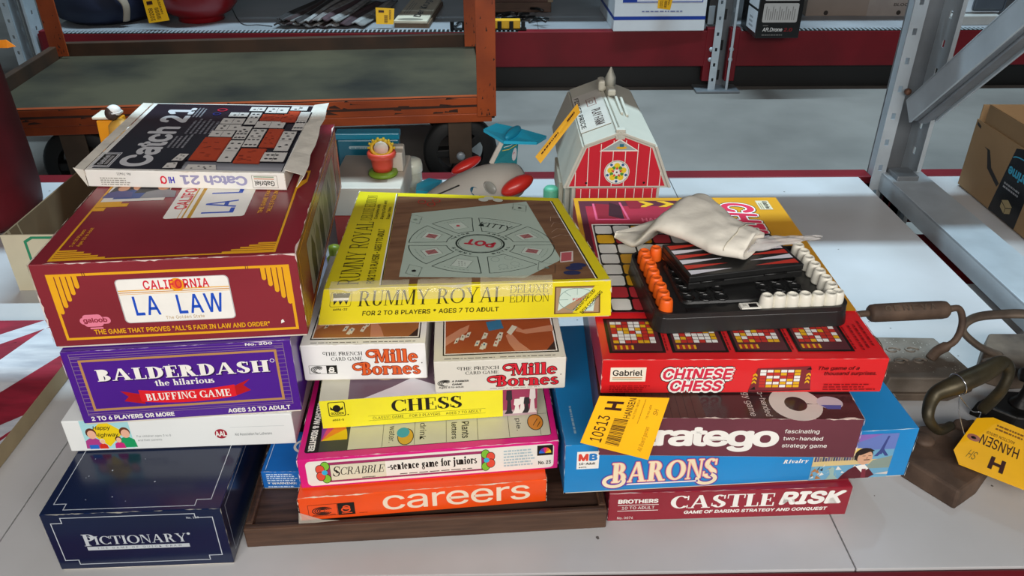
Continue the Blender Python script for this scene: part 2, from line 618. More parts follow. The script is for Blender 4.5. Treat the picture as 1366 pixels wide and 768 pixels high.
def wear(mb, p0, p1, dA, dB, mat, amt=0.003, dens=0.6, seed=1, n=60, lift=0.0006):
    """scuffed, whitened paper along an edge of a box"""
    rg = random.Random(seed)
    p0, p1, dA, dB = Vector(p0), Vector(p1), Vector(dA).normalized(), Vector(dB).normalized()
    off = -(dA + dB) * lift
    wa, wb_ = [], []
    a = b = 0.0
    for i in range(n + 1):
        a = max(0, min(1, a + rg.uniform(-.45, .45))) if rg.random() < dens else a * 0.3
        b = max(0, min(1, b + rg.uniform(-.45, .45))) if rg.random() < dens else b * 0.3
        wa.append(a * amt); wb_.append(b * amt)
    for i in range(n):
        q0, q1 = p0.lerp(p1, i / n) + off, p0.lerp(p1, (i + 1) / n) + off
        for d, w in ((dA, wa), (dB, wb_)):
            if w[i] + w[i + 1] > amt * 0.12:
                mb.add([q0, q1, q1 + d * w[i + 1], q0 + d * w[i]], [[0, 1, 2, 3]], mat)


PAPER = None


def gamebox(label, A, yaw, w, d, h, mat, shx=0.0, corners=None, scuff='E4D8CC', amt=0.003, seed=1, top_dx=0.0, group='board game boxes', wr=True):
    """closed cardboard game box: returns root, lid mesh builder, faces of the lid"""
    root = thing('game_box', label, 'game box', A, math.radians(yaw), group)
    c = corners or [(0, 0, 0), (w, 0, 0), (shx, d, 0), (w + shx, d, 0), (0, 0, h), (w, 0, h), (shx, d, h), (w + shx, d, h)]
    c = [Vector(q) for q in c]
    mb = MB()
    lo = [c[i].lerp(c[i + 4], 0.03) for i in range(4)]
    mb.hexa(lo + c[4:], mat, 0.0012)
    b = MB()
    ctr = (c[0] + c[1] + c[2] + c[3]) / 4
    inn = [q.lerp(ctr, 0.012) for q in c[:4]]
    b.hexa(inn + [inn[i] + (c[i + 4] - c[i]) * 0.4 for i in range(4)], M('D8D0C0', .8, 0, .1, 20), 0.0005)
    b.build('base', root)
    F = dict(front=Face(mb, lo[0], lo[1], c[5], c[4]), top=Face(mb, c[4], c[5], c[7], c[6]), right=Face(mb, lo[1], lo[3], c[7], c[5]), left=Face(mb, lo[2], lo[0], c[4], c[6]))
    if wr:
        sm = M(scuff, .85, 0, .12, 60)
        X, Y, Z = (c[1] - c[0]).normalized(), (c[2] - c[0]).normalized(), (c[4] - c[0]).normalized()
        wear(mb, c[4], c[5], Y, -Z, sm, amt, .55, seed)
        wear(mb, lo[0], c[4], X, Y, sm, amt * .9, .6, seed + 1, 20)
        wear(mb, lo[1], c[5], -X, Y, sm, amt * .9, .6, seed + 2, 20)
        wear(mb, c[4], c[6], X, -Z, sm, amt * .8, .45, seed + 3)
        wear(mb, c[5], c[7], -X, -Z, sm, amt * .8, .45, seed + 4)
    return root, mb, F

# ------------------------------------------------------------------ setting
FLOOR = -0.3
CONC = M('87827C', .62, 0, 0, 2.2, .25, hex2='6C6863', detail=9, lo=.3, hi=.7)
mb = MB()
mb.box(-7, -4, FLOOR - 0.05, 8, 12, FLOOR, CONC, 0)
structure(mb.build('floor'))
mb = MB()
mb.box(-7, 11.5, FLOOR, 8, 11.6, 6, M('A9B4B8', .8, 0, .08, 1.5), 0)
structure(mb.build('wall_back'))
mb = MB()
mb.box(-7.1, -4, FLOOR, -7, 11.5, 6, M('A9B4B8', .8, 0, .08, 1.5), 0)
structure(mb.build('wall_left'))

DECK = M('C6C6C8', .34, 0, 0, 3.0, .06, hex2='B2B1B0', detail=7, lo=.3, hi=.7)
DECK_SHADE = M('9EA0A4', .4, 0, 0, 3.0, .06, hex2='8C8D90', detail=7)  # duller copy of the deck finish: the far shelf's shade is put into the colour
RED = M('6C0B17', .48, 0, .16, 5, .1, spec=.35)
STEEL = M('B9C2C8', .42, .35, .10, 9, .1)
STEELD = M('7C8084', .45, .45, .14, 9, .12)
SPECK = M('5A5450', .8)


def slotted(mb, O, U, V, w, h, rows, sw, sh, mat, th=0.003):
    """steel strip with real slots: rows are slot heights along V"""
    O, U, V = Vector(O), Vector(U).normalized(), Vector(V).normalized()
    N = U.cross(V) * th

    def slab(u0, v0, u1, v1):
        q = [O + U * a + V * b for a, b in ((u0, v0), (u1, v0), (u0, v1), (u1, v1))]
        mb.hexa([q[0] - N * .5, q[1] - N * .5, q[0] + N * .5, q[1] + N * .5, q[2] - N * .5, q[3] - N * .5, q[2] + N * .5, q[3] + N * .5], mat, 0)
    a, b = (w - sw) / 2, (w + sw) / 2
    slab(0, 0, a, h); slab(b, 0, w, h)
    v = 0
    for r in rows:
        slab(a, v, b, r - sh / 2)
        v = r + sh / 2
    slab(a, v, b, h)


def upright(parent, x, y, z0, z1, w, d, lab=None, face=-1, steel=STEEL):
    """open steel channel post with slots in the web and holes in the lips; opens towards the aisle given by face"""
    mb = MB()
    n = int((z1 - z0) / 0.075)
    rows = [0.05 + 0.075 * i for i in range(n)]
    rows = [r for r in rows if r < z1 - z0 - 0.04]
    lip = 0.036
    yb = y + d
    slotted(mb, (x, y, z0), (1, 0, 0), (0, 0, 1), lip, z1 - z0, rows, .011, .017, steel)
    slotted(mb, (x + w - lip * .3, y, z0), (1, 0, 0), (0, 0, 1), lip * .3, z1 - z0, [], .002, .017, steel)
    mb.box(x + lip - .003, y, z0, x + lip, yb - .02, z1, steel, 0)
    mb.bar((x + lip, yb - .02, z0), (x + lip, yb - .02, z1), .006, .006, steel, 0)
    slotted(mb, (x + lip, yb - .008, z0), (1, 0, 0), (0, 0, 1), w - lip, z1 - z0, rows[::2], .014, .052, STEELD)
    slotted(mb, (x + w, y, z0), (0, 1, 0), (0, 0, 1), d, z1 - z0, [r + .03 for r in rows], .013, .02, steel)
    o = mb.build('upright', parent)
    if lab: o['label'] = lab
    return o


# the rack in front: its deck is the surface everything stands on
rack = thing('storage_rack', 'near pallet rack with white deck boards, red beams and grey slotted post', 'rack', (0, 0, FLOOR))
Z = -FLOOR


def rk(mb, name, lab=None, par=None):
    o = mb.build(name, par or rack, (0, 0, -FLOOR))
    if lab: o['label'] = lab
    return o


for x0, x1 in ((-2.05, -.728), (-.726, .4915), (.4935, 1.047)):
    mb = MB()
    mb.box(x0, .745, -.019, x1, 2.14, 0, DECK, .0012)
    rg = random.Random(int(x0 * 100))
    for i in range(26):
        cx, cy = rg.uniform(x0 + .05, x1 - .05), rg.uniform(.77, 2.1)
        r = rg.uniform(.0008, .0028)
        mb.add([(cx + r * math.cos(a) * rg.uniform(.5, 1.6), cy + r * math.sin(a) * rg.uniform(.5, 1.3), .0003) for a in [i * math.pi / 4 for i in range(8)]], [list(range(8))], SPECK)
    rk(mb, 'deck_board')
mb = MB(); mb.box(1.225, .745, -.019, 2.6, 2.14, 0, DECK, .0012); rk(mb, 'deck_board')
for x0, x1 in ((-2.05, 1.09), (1.16, 2.6)):
    mb = MB(); mb.box(x0, 2.143, -.15, x1, 2.20, -.0005, RED, .004); mb.box(x0, 2.143, -.15, x1, 2.185, -.02, RED, .002); rk(mb, 'beam')
    mb = MB(); mb.box(x0, .69, -.15, x1, .743, -.001, RED, .004); rk(mb, 'beam')
upright(rack, 1.058, 2.085, 0, 1.55, .135, .115)
mb = MB()
# horizontal and diagonal strut of the frame, channel shaped
for (a, b, hh, ww) in (((1.141, 2.09, .034), (1.141, .72, .034), .05, .115), ((1.125, 2.06, .25), (1.125, 1.0, 1.255), .062, .075)):
    a, b = Vector(a), Vector(b)
    dd = (b - a).normalized()
    up = Vector((1, 0, 0)).cross(dd) * -1
    m2 = MB()
    m2.bar(a, b, ww, .006, STEEL, .001)
    off = up * (hh / 2)
    for s in (-1, 1):
        sx = Vector((s * (ww / 2 - .003), 0, 0))
        m2.bar(a + sx - off, b + sx - off, .006, hh, STEEL, .001)
    m2.bar(a - off, b - off, ww * .8, hh * .9, STEEL if hh < .055 else STEELD, .006)
    m2.bar(a - off * 2.0, b - off * 2.0, ww * .35, .008, STEELD, .003)
    rk(m2, 'brace')
mb = MB()
mb.lathe([(0, -.004), (.009, -.004), (.009, .004), (.005, .008), (0, .008)], M('6A4A3A', .6, .5), (1.086, 2.06, .275), (0, -1, 0), 10)
rk(mb, 'bolt')
mb = MB(); mb.box(1.098, 2.02, .004, 1.158, 2.088, .05, STEELD, .002); rk(mb, 'foot_bracket')
mb = MB(); mb.box(.95, 1.66, -.13, 1.35, 1.86, -.045, RED, .003); rk(mb, 'deck_support')
mb = MB(); mb.box(.95, 1.47, -.11, 1.35, 1.60, -.045, DECK, .003); rk(mb, 'deck_support', 'white deck support bar')

# the rack across the aisle
far = thing('storage_rack', 'far pallet rack across the aisle with low white deck and red beams', 'rack', (0, 0, FLOOR))
YB = 3.99
for x0, x1 in ((-2.22, -.9), (-.898, .2), (.202, 1.055), (1.16, 2.3), (2.302, 3.9)):
    mb = MB(); mb.box(x0, YB + .05, -.016, x1, 5.25, .001, DECK_SHADE, .001); rk(mb, 'deck_board', None, far)
for x0, x1 in ((-2.24, 1.06), (1.165, 3.9)):
    mb = MB()
    mb.box(x0, YB, -.176, x1, YB + .055, -.002, RED, .005)
    rk(mb, 'beam', None, far)
    mb = MB()
    mb.box(x0 + (.012 if x0 < 0 else -.02), YB - .004, -.25, x0 + (.055 if x0 < 0 else .03), YB + .04, .012, RED, .004)
    rk(mb, 'beam_connector', None, far)
    mb = MB()
    mb.box((x1 - .03) if x0 < 0 else x1 - .05, YB - .004, -.25, x1 + (.02 if x0 < 0 else 0), YB + .04, .012, RED, .004)
    rk(mb, 'beam_connector', None, far)
    for s in range(2):
        mb = MB()
        zz = -.09 - s * .05
        for xx in ((x1, ) if x0 < 0 else (x0 - .004, )):
            mb.lathe([(0, 0), (.011, 0), (.011, .006), (.006, .009), (0, .009)], STEEL, (xx, YB - .004, zz), (0, -1, 0), 12)
        rk(mb, 'bolt', 'grey bolt on the red connector', far)
# wire mesh deck edge behind the beam (stepped wires)
for x0, x1, nn in ((-2.15, -1.0, 58), (-1.0, .1, 52), (1.2, 2.6, 64)):
    mb = MB()
    for i in range(nn):
        x = x0 + (x1 - x0) * i / nn
        mb.box(x, YB + .002, -.0018, x + .0075, YB + .049, .0010, STEEL, 0)
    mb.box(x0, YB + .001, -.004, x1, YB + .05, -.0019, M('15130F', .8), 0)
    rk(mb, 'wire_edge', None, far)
upright(far, 1.062, YB - .02, .012, 1.9, .10, .10)
upright(far, -2.36, YB - .02, .012, 1.9, .11, .10)
for x in (1.11, -2.3):
    mb = MB(); mb.box(x - .11, YB - .05, .001, x + .11, YB + .12, .012, STEELD, .002); rk2 = mb.build('foot_plate', far)
mb = MB(); mb.box(-2.2, 4.062, -.2995, 3.9, 4.075, -.02, M('0E0D0C', .5, 0, .2, 3), 0); rk(mb, 'shade_sheet', 'black sheet added below the deck to deepen its shade', far)  # sheet added so the shaded void under the far deck reads black

# unseen upper level added over both racks to cast the shadow band and shade
for x0, x1 in ((-2.05, 1.09), (1.16, 2.6)):
    mb = MB(); mb.box(x0, 2.13, .99, x1, 2.29, 1.21, RED, .004); rk(mb, 'shade_beam')
    mb = MB(); mb.box(x0, .69, 1.26, x1, .743, 1.42, RED, .004); rk(mb, 'shade_beam')
    mb = MB(); mb.box(x0, .745, 1.40, x1, 1.80, 1.42, DECK, .002); rk(mb, 'shade_deck')
for x0, x1 in ((-2.24, 1.06), (1.165, 3.9)):
    mb = MB(); mb.box(x0, YB, 1.15, x1, YB + .055, 1.32, RED, .004); rk(mb, 'shade_beam', None, far)
    mb = MB(); mb.box(x0, YB + .06, 1.30, x1, 5.25, 1.32, DECK, .002); rk(mb, 'shade_deck', None, far)

# ------------------------------------------------------------------ left stack
W_ = ink('F2EFE8'); K_ = ink('15130F'); GOLD = ink('D9A21C'); NAVY = ink('0F1D3C')

# navy box
r, mb, F = gamebox('navy blue box with thin silver frame, at the bottom of the left stack', (-.611, .760, .0004), 1.8, .236, .40, .109, M('0D1C3C', .22, 0, .1, 8, 0, coat=.15), scuff='A9A79A', amt=.0022, seed=3)
SIL = ink('BFC6CC')
f = F['front']
f.line([(.107, .93), (.85, .93), (.85, .86), (.945, .86), (.945, .17), (.87, .17), (.87, .09), (.12, .09), (.12, .17), (.045, .17), (.045, .84), (.107, .84)], .0012, SIL, True)
f.T(serif('PICTIONARY', .17, .05, .05), .195, .44, .575, .15, SIL)
f.T(serif('P', .17, .05), .185, .42, .07, .21, SIL)
f.R(.195, .34, .58, .065, SIL)
f.T(sans('THE GAME OF QUICK DRAW', .0, 0, 1.5), .25, .355, .48, .035, M('3B4660', .4))
f.T(sans('No. 100', .01), .80, .845, .07, .035, SIL)
f.circ(.785, .58, .0022, SIL)
f = F['top']
f.line([(.06, .07), (.06, .03), (.12, .03), (.88, .03), (.88, .07), (.94, .07), (.94, .95), (.06, .95)][1:] and [(.12, .018), (.85, .018), (.85, .045), (.93, .045), (.93, .95), (.05, .95), (.05, .045), (.12, .045)], .0011, SIL, True)
F['right'].line([(.04, .1), (.96, .1), (.96, .9), (.04, .9)], .001, SIL, True)
for i in range(9):
    f.circ(random.uniform(.1, .9), random.uniform(.03, .3), random.uniform(.0004, .0011), SIL)
mb.build('lid', r)

# white box with the diamond sign picture
r, mb, F = gamebox('white box with a yellow diamond sign picture, under the purple box', (-.622, .880, .1098), 2.1, .322, .40, .0572, M('E9ECEA', .32, 0, .03, 9, coat=.08), amt=.0, wr=False)
f = F['front']
f.poly([(.076, .06), (.285, .06), (.285, 1), (.076, 1)], ink('A9DDE2'))
f.poly([(.105, .62), (.178, 1.0), (.255, .60), (.178, .12)], ink('F2D21B'))
f.T(sans('Happy\nHighway', .012, .3), .125, .42, .105, .4, K_)
for x, y, hh, sk, hr, sh in ((.112, .08, .84, 'F0B79A', '5A2E1C', 'B0408A'), (.258, .08, .84, 'F0B79A', '6A3A22', '1E9A5E'), (.150, .06, .42, 'F0C0A0', 'E8D8C0', 'D8301E'), (.222, .06, .5, 'F0C0A0', '5A2E1C', 'C82A7A')):
    f.person(x, y, hh * .8, ink(sk), ink(hr), ink(sh), .8)
f.R(.088, .06, .04, .14, ink('2A6AC8'))
f.T(sans('For children ages 3 to 8\nand their parents'), .305, .25, .15, .22, M('8A8F90', .5))
f.circ(.675, .42, .0088, ink('A01E34'))
f.T(sans('AAL', .03), .65, .33, .05, .18, W_)
f.T(sans('Aid Association for Lutherans'), .735, .34, .165, .09, M('6E7476', .5))
f.R(.72, .62, .24, .012, M('C8CCCC', .5))
mb.build('lid', r)

# purple box
PUR = M('4B168C', .28, 0, .08, 7, coat=.12)
r, mb, F = gamebox('purple game box with gold frame and red ribbon banner, under the maroon box', (-.583, .870, .1674), 4.8, .299, .40, .125, PUR, scuff='C9B7D8', amt=.0018, seed=9)
f = F['front']; TAN = ink('B98A55'); TL = ink('8E7690')
f.frame(.033, .11, .932, .855, .0008, TL)
for i in range(15):
    y = .13 + i * .056
    f.R(.033, y, .045, .006, TL); f.R(.925, y, .04, .006, TL)
for i in range(2):
    f.R(.033, .93 - i * .03, .93, .006, TL); f.R(.033, .135 + i * .035, .93, .006, TL)
f.R(.067, .19, .86, .69, PUR)
f.frame(.07, .19, .856, .68, .0035, TAN)
f.T(serif('BALDERDASH', .25, .07, .05, .0), .129, .572, .765, .16, ink('2A0A50'))
f.T(serif('BALDERDASH', .25, .07, .05, .0, None), .123, .585, .765, .16, W_)
f.ring(.905, .735, .009, .022, .0008, W_)
f.T(serif('the hilarious', .2, .07, .05), .365, .475, .265, .085, W_)
RB = ink('E0202A')
f.poly([(.21, .29), (.30, .235), (.30, .37), (.205, .435), (.235, .35)], ink('B81620'))
f.poly([(.785, .34), (.70, .26), (.70, .40), (.79, .50), (.755, .415)], ink('B81620'))
top = [(.285 + .43 * i / 14, .395 + .04 * ((i - 7) / 7) ** 2) for i in range(15)]
bot = [(.285 + .43 * i / 14, .225 + .045 * ((i - 7) / 7) ** 2) for i in range(15)][::-1]
f.poly(bot[::-1] + top[::-1], RB)
f.T(serif('BLUFFING GAME', .2, .07, .06), .31, .275, .38, .10, W_)
f.T(sans('2 TO 6 PLAYERS OR MORE', .03), .04, .035, .375, .062, W_)
f.T(sans('AGES 10 TO ADULT', .03), .66, .03, .29, .062, W_)
f.T(sans('No. 200', .02), .80, .955, .12, .035, W_)
for i in range(6):
    f.circ(random.uniform(.25, .5), random.uniform(.66, .8), random.uniform(.0006, .0014), W_)
mb.build('lid', r)

# maroon box with the licence plate
MAR = M('842530', .27, 0, .10, 6, coat=.12)
r, mb, F = gamebox('deep maroon game box with gold corner fans and a blue lettered license plate', (-.588, .876, .2936), 4.3, .328, .50, .1275, MAR, scuff='D8C3BC', amt=.0042, seed=21)
f = F['front']; YG = ink('E8A81E')


def deco(f, x0, y0, x1, y1, sx, sy, fx=.022, n=5):
    """gold frame with stepped fans in two corners"""
    f.frame(x0, y0, x1 - x0, y1 - y0, .0036, YG)


deco(f, .056, .09, .962, .865, 0, 0)
for i in range(5):
    L = (.60 - i * .105)
    for s in (0, 1):
        a = .060 + i * .0215 if s == 0 else .9415 - i * .0215
        f.R(a, .865 - L * .72, .0175, L * .72, YG)
        f.ell(a + .00875, .865 - L * .72, .00875, .03, YG)
        f.R(a + .0175 if s == 0 else a - .003, .865 - L * .7, .0025, L * .6, ink('6B1E28'))
for a in (.185, .80): f.R(a, .845, .0025, .05, ink('6B1E28')); f.R(a + .008, .845, .0025, .05, ink('6B1E28'))
f.RR(.296, .255, .432, .535, .006, ink('B9B4B4'))
f.RR(.300, .262, .424, .521, .0055, W_)
f.R(.300, .645, .424, .012, YG); f.R(.300, .622, .424, .010, ink('C98A30')); f.R(.300, .604, .424, .006, YG)
f.circ(.527, .70, .0098, ink('F0A21E'))
f.circ(.527, .70, .0062, ink('E8602A'))
f.T(sans('CALIFORNIA', .02, 0, 1.1), .40, .655, .25, .11, ink('D8283C'))
BLU = ink('1E4FC0')
f.T(sans('LA  LAW', .012, 0, 1.15), .345, .345, .345, .235, BLU)
f.T(sans('The Golden State', .0, 0, 1.1), .455, .285, .15, .04, ink('B08A40'))
PK = ink('E8829A')
f.RR(.123, .265, .118, .085, .005, PK); f.RR(.136, .235, .075, .15, .005, PK)
f.T(sans('galoob', .03), .136, .27, .092, .075, ink('8E2A38'))
f.R(.155, .205, .05, .02, PK)
f.T(sans('THE GAME THAT PROVES "ALL\'S FAIR IN LAW AND ORDER"', .022), .165, .135, .69, .062, YG)
f.poly([(.90, .16), (.915, .18), (.91, .215), (.902, .2)], W_)
# top
f = F['top']
f.line([(.068, .017), (.915, .017), (.915, .95), (.068, .95)], .0032, YG, True)
f.line([(.075, .024), (.908, .024), (.908, .95)], .0009, ink('5E1A24'))
for x0, s in ((.072, 1), (.912, -1)):
    for i in range(5):
        f.R(x0 if s > 0 else x0 - (.20 - i * .032), .019 + i * .011, .20 - i * .032, .0085, YG)
f.poly([(.91, .40), (.91, .56), (.955, .56), (.955, .47), (.935, .44)], YG)
f.poly([(.918, .475), (.918, .545), (.945, .545), (.945, .49)], ink('6B1E28'))
f.R(.07, .335, .135, .022, YG); f.R(.07, .355, .10, .02, YG); f.R(.07, .31, .05, .022, YG)
f.R(.075, .372, .27, .35, ink('E4DED8'))
for x, y, hh, sk, hr, sh in ((.16, .43, .13, 'C98A70', '5A3A2A', '3A3A44'), (.20, .39, .13, 'D8A080', '3A2A20', '2E4A90'), (.27, .43, .12, 'C98A70', '2A2018', '2A2A30'), (.31, .39, .12, 'D8A080', '4A3424', '8A8A90'), (.13, .40, .1, 'D8A080', '6A3A24', '50508A')):
    f.person(x, y, hh, ink(sk), ink(hr), ink(sh))
f.RR(.395, .24, .338, .36, .005, W_)
f.R(.495, .24, .016, .36, ink('C99A2A')); f.R(.472, .24, .007, .36, ink('C99A2A')); f.R(.455, .24, .004, .36, ink('D8A868'))
f.T(sans('CALIFORNIA', .02), .415, .30, .055, .25, ink('D8283C'), 90)
f.T(sans('LA  LAW', .008), .545, .265, .135, .30, BLU, 90)
f.T(sans('1 or 10 Players\nAges 10 to Adult', .012), .10, .09, .045, .11, YG, 90)
f.T(sans('THE GAME THAT PROVES\n"ALL\'S FAIR IN LAW', .02), .785, .255, .055, .26, YG, 90)
f = F['right']
f.frame(.03, .06, .94, .86, .002, YG)
f.poly([(.16, .12), (.84, .12), (.84, .78), (.16, .78)], ink('9A9686'))
for i, (x, c) in enumerate(((.22, '3A3A30'), (.32, '6A6A50'), (.42, '2E3428'), (.53, '7A7A60'), (.63, '4A4A38'), (.74, '8A7A50'))):
    f.poly([(x, .14), (x + .06, .14), (x + .07, .5), (x + .03, .72), (x - .01, .5)], ink(c))
    f.R(x + .085, .12, .006, .66, ink('5A5648'))
f.poly([(.86, .1), (.95, .1), (.95, .8), (.9, .72), (.87, .5)], ink('6A4A38'))
f.circ(.91, .6, .022, ink('8A5A48'))
mb.build('lid', r)

# white and black domino box on top, upside-down front
r, mb, F = gamebox('worn white and black domino box with torn flap, on the maroon box', (-.618, 1.119, .4217), -3.7, .302, .32, .0275, M('E6E3DC', .4, 0, .05, 10), shx=-.0356, scuff='C9BFB0', amt=.003, seed=33)
f = F['front']
LAV = ink('9A97B8')
f.T(sans('Catch 21', .03, 0, .95), .475, .22, .335, .58, LAV, 180)
f.T(sans('Hi', .03), .415, .28, .03, .4, ink('4038B0'), 180); f.ring(.39, .48, .013, .2, .0022, ink('D8203A')); f.R(.374, .26, .01, .15, ink('D8203A'))
f.frame(.835, .12, .125, .72, .0006, ink('8A8478'))
f.T(sans('Gabriel', .012), .845, .22, .1, .32, K_, 180)
f.R(.845, .62, .1, .05, ink('C07A40')); f.R(.845, .74, .1, .05, ink('6A8A60'))
f.T(sans('No. 76421'), .16, .72, .07, .14, K_, 180)
f.words(.07, .12, .16, .5, 4, M('9A968E', .6), seed=4)
f = F['top']
mb2 = f.mb
DK = M('24232C', .16, 0, .05, 9, coat=.5)
f.R(.03, .02, .955, .965, DK)
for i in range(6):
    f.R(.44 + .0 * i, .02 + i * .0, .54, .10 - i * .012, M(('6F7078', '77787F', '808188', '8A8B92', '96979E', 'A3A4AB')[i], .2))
LG = ink('CFCFD2', .25)
f.frame(.012, .035, .095, .185, .0016, LG); f.R(.018, .045, .083, .165, LG); f.R(.024, .055, .07, .145, K_); f.T(sans('Gabriel', .02), .034, .065, .03, .125, LG, 90); f.R(.072, .07, .004, .11, LG); f.R(.08, .07, .004, .11, LG)
f.T(sans('Catch 21', .03, 0, .97), .135, .05, .165, .87, LG, 90)
f.words(.315, .30, .10, .2, 4, ink('8A8A90'), 90, 2)
f.words(.345, .50, .16, .24, 6, ink('7C7C84'), 90, 3)
f.words(.31, .76, .06, .16, 3, ink('8A8A90'), 90, 5)
f.ring(.455, .89, .026, .022, .003, ink('B01A34')); f.ring(.44, .82, .02, .018, .003, ink('2A2A70'))
# printed dominoes: rows of white and orange tiles
OR = ink('BE4A2C', .25); OR2 = ink('9C3820', .3); DW = ink('DAD6D0', .25); DKK = ink('17161A', .3)
ca, sa = math.cos(.03), math.sin(.03)


def tile(x, y, w, h, c, pips, seed):
    rg = random.Random(seed)
    cxx, cyy = x + w / 2, y + h / 2
    f.poly([(x + .004, y - .012), (x + w + .008, y - .012), (x + w + .008, y + h - .006), (x + .004, y + h - .006)], DKK if c is DW else OR2)
    f.poly([(x, y), (x + w, y), (x + w, y + h), (x, y + h)], c)
    pk = DKK if c is DW else OR2
    if c is DW:
        if w > h * .9 * (f.H / f.W): f.R(cxx - .0012, y + .008, .0024, h - .016, DKK)
        else: f.R(x + .006, cyy - .001, w - .012, .003, DKK)
        for (px, py) in pips:
            f.circ(x + w * px, y + h * py, .0030, pk, n=8)
    else:
        for i in range(9):
            f.R(x + w * rg.uniform(.05, .75), y + h * rg.uniform(.1, .85), w * .18, .009, ink('7E2A18'))


P6 = [(.2, .12), (.5, .12), (.8, .12), (.2, .4), (.5, .4), (.8, .4)]
P5 = [(.25, .6), (.75, .6), (.5, .75), (.25, .9), (.75, .9)]
tl = [(.50, .66, .13, .09, DW, [(.2, .5), (.75, .5)]), (.50, .56, .13, .09, DW, [(.25, .3), (.3, .7), (.8, .5)]), (.49, .46, .13, .09, DW, [(.3, .5), (.8, .5)]),
      (.48, .14, .14, .31, OR, []), (.63, .12, .075, .29, DW, [(.5, .2), (.25, .62), (.75, .62), (.25, .85), (.75, .85)]), (.63, .43, .07, .19, DW, P6 + P5[:3]), (.64, .65, .065, .2, DW, [(.5, .2), (.3, .6), (.7, .6), (.3, .85), (.7, .85)]),
      (.715, .11, .13, .19, OR, []), (.71, .32, .08, .26, DW, P6 + P5), (.80, .32, .08, .27, OR, []), (.71, .60, .165, .105, DW, [(.3, .5), (.8, .5)]), (.715, .72, .12, .1, OR, []), (.84, .70, .08, .18, OR, []),
      (.85, .13, .12, .12, DW, [(.2, .3), (.4, .3), (.6, .3), (.2, .7), (.4, .7), (.6, .7)]), (.89, .27, .075, .28, DW, P5 + [(.3, .2), (.7, .3)]), (.93, .57, .06, .3, DW, P6), (.72, .84, .13, .1, DW, [(.2, .3), (.3, .7), (.7, .5)]), (.86, .89, .10, .075, DW, [(.3, .3), (.6, .6)]), (.62, .87, .09, .07, DW, [(.3, .4), (.7, .5)]), (.52, .77, .11, .07, DW, [(.3, .4), (.7, .5)])]
for i, t in enumerate(tl): tile(*t, i)
f.poly([(.40, .02), (.48, .02), (.47, .16), (.42, .19)], DKK)
f.poly([(.385, .025), (.45, .03), (.44, .10), (.39, .09)], DW); f.poly([(.40, .12), (.455, .12), (.465, .21), (.415, .21)], DW); f.poly([(.50, .015), (.66, .015), (.64, .075), (.50, .075)], DW)
for a, b in ((.405, .05), (.43, .08), (.42, .15), (.445, .18), (.43, .19), (.44, .14), (.53, .03), (.56, .055), (.6, .03), (.62, .055), (.59, .045)): f.circ(a, b, .002, DKK, n=8)
lid = mb.build('lid', r)
# torn end flap, bent outwards
PAP = M('D6D0C4', .7, 0, .10, 30, .3)
m2 = MB()
top_e = [(.300 - .036 * i / 8, .01 + .305 * i / 8, .0290 + .0012 * math.sin(i * 1.7)) for i in range(9)]
out_e = [(.330 - .040 * i / 8 + .002 * math.sin(i * 2.3), .006 + .318 * i / 8, .022 + .010 * (i / 8) + .002 * math.sin(i * 3.1)) for i in range(9)]
low_e = [(.318 - .04 * i / 8, .0 + .31 * i / 8, .006 + .014 * i / 8) for i in range(9)]
vs = top_e + out_e + low_e
fs = [[i, 9 + i, 10 + i, 1 + i] for i in range(8)] + [[9 + i, 18 + i, 19 + i, 10 + i] for i in range(8)]
m2.add(vs, fs, PAP)
o = m2.build('end_flap', lid); o['label'] = 'torn and bent end flap'
sd = o.modifiers.new('card', 'SOLIDIFY'); sd.thickness = .0009
m2 = MB()
m2.add([(.0, -.0006, .0275), (-.016, .0, .030), (.0, -.0006, .001), (-.016, .004, .028), (-.05, .31, .030), (-.036, .315, .028)], [[0, 2, 1], [1, 3, 4, 5, 0]], PAP)
o = m2.build('corner_flap', lid)
sd = o.modifiers.new('card', 'SOLIDIFY'); sd.thickness = .0009

# ------------------------------------------------------------------ centre stack
# low wooden game tray
WOOD = M('3E2A1E', .5, 0, 0, 9, .12, hex2='5C4130', stretch=(1.2, 14, 14), detail=6, lo=.3, hi=.72)
WOODD = M('2F2018', .5, 0, 0, 9, .1, hex2='49342A', stretch=(1.2, 14, 14), detail=6)
r = thing('wooden_tray', 'low dark brown wooden tray under the middle stack of boxes', 'tray', (-.3655, .797, .0004), math.radians(3.1))
m2 = MB(); m2.box(.004, .004, 0, .515, .456, .028, WOODD, .001); m2.build('base_panel', r)
m2 = MB()
for a in ((0, 0, .519, .011), (0, .449, .519, .46), (0, .0112, .011, .4488), (.508, .0112, .519, .4488)):
    m2.box(a[0], a[1], .0, a[2], a[3], .036, WOOD, .0018)
    m2.box(a[0] + .003, a[1] + .003, .0, a[2] - .003, a[3] - .003, .0368, WOODD, .001)
m2.build('rim', r)

# small blue box
r, mb, F = gamebox('small bright blue box with white WARNING print, beside the orange box', (-.3585, .884, .0292), 0, .060, .09, .034, M('1F6FC4', .28, 0, .08, 12, coat=.08), scuff='C8D4E0', amt=.0012, seed=40)
f = F['front']; LB = ink('CFE2F4')
f.T(sans('WARNING:', .02), .22, .24, .62, .13, W_); f.poly([(.12, .36), (.19, .36), (.155, .26)], W_)
f.words(.12, .45, .8, .48, 4, LB, seed=8); f.words(.12, .08, .75, .12, 1, LB, seed=9)
f.R(0, .40, 1, .004, NAVY)
f = F['top']; f.ring(.95, .62, .3, .16, .004, W_); f.line([(.1, .05), (.1, .95)], .001, LB)
mb.build('lid', r)

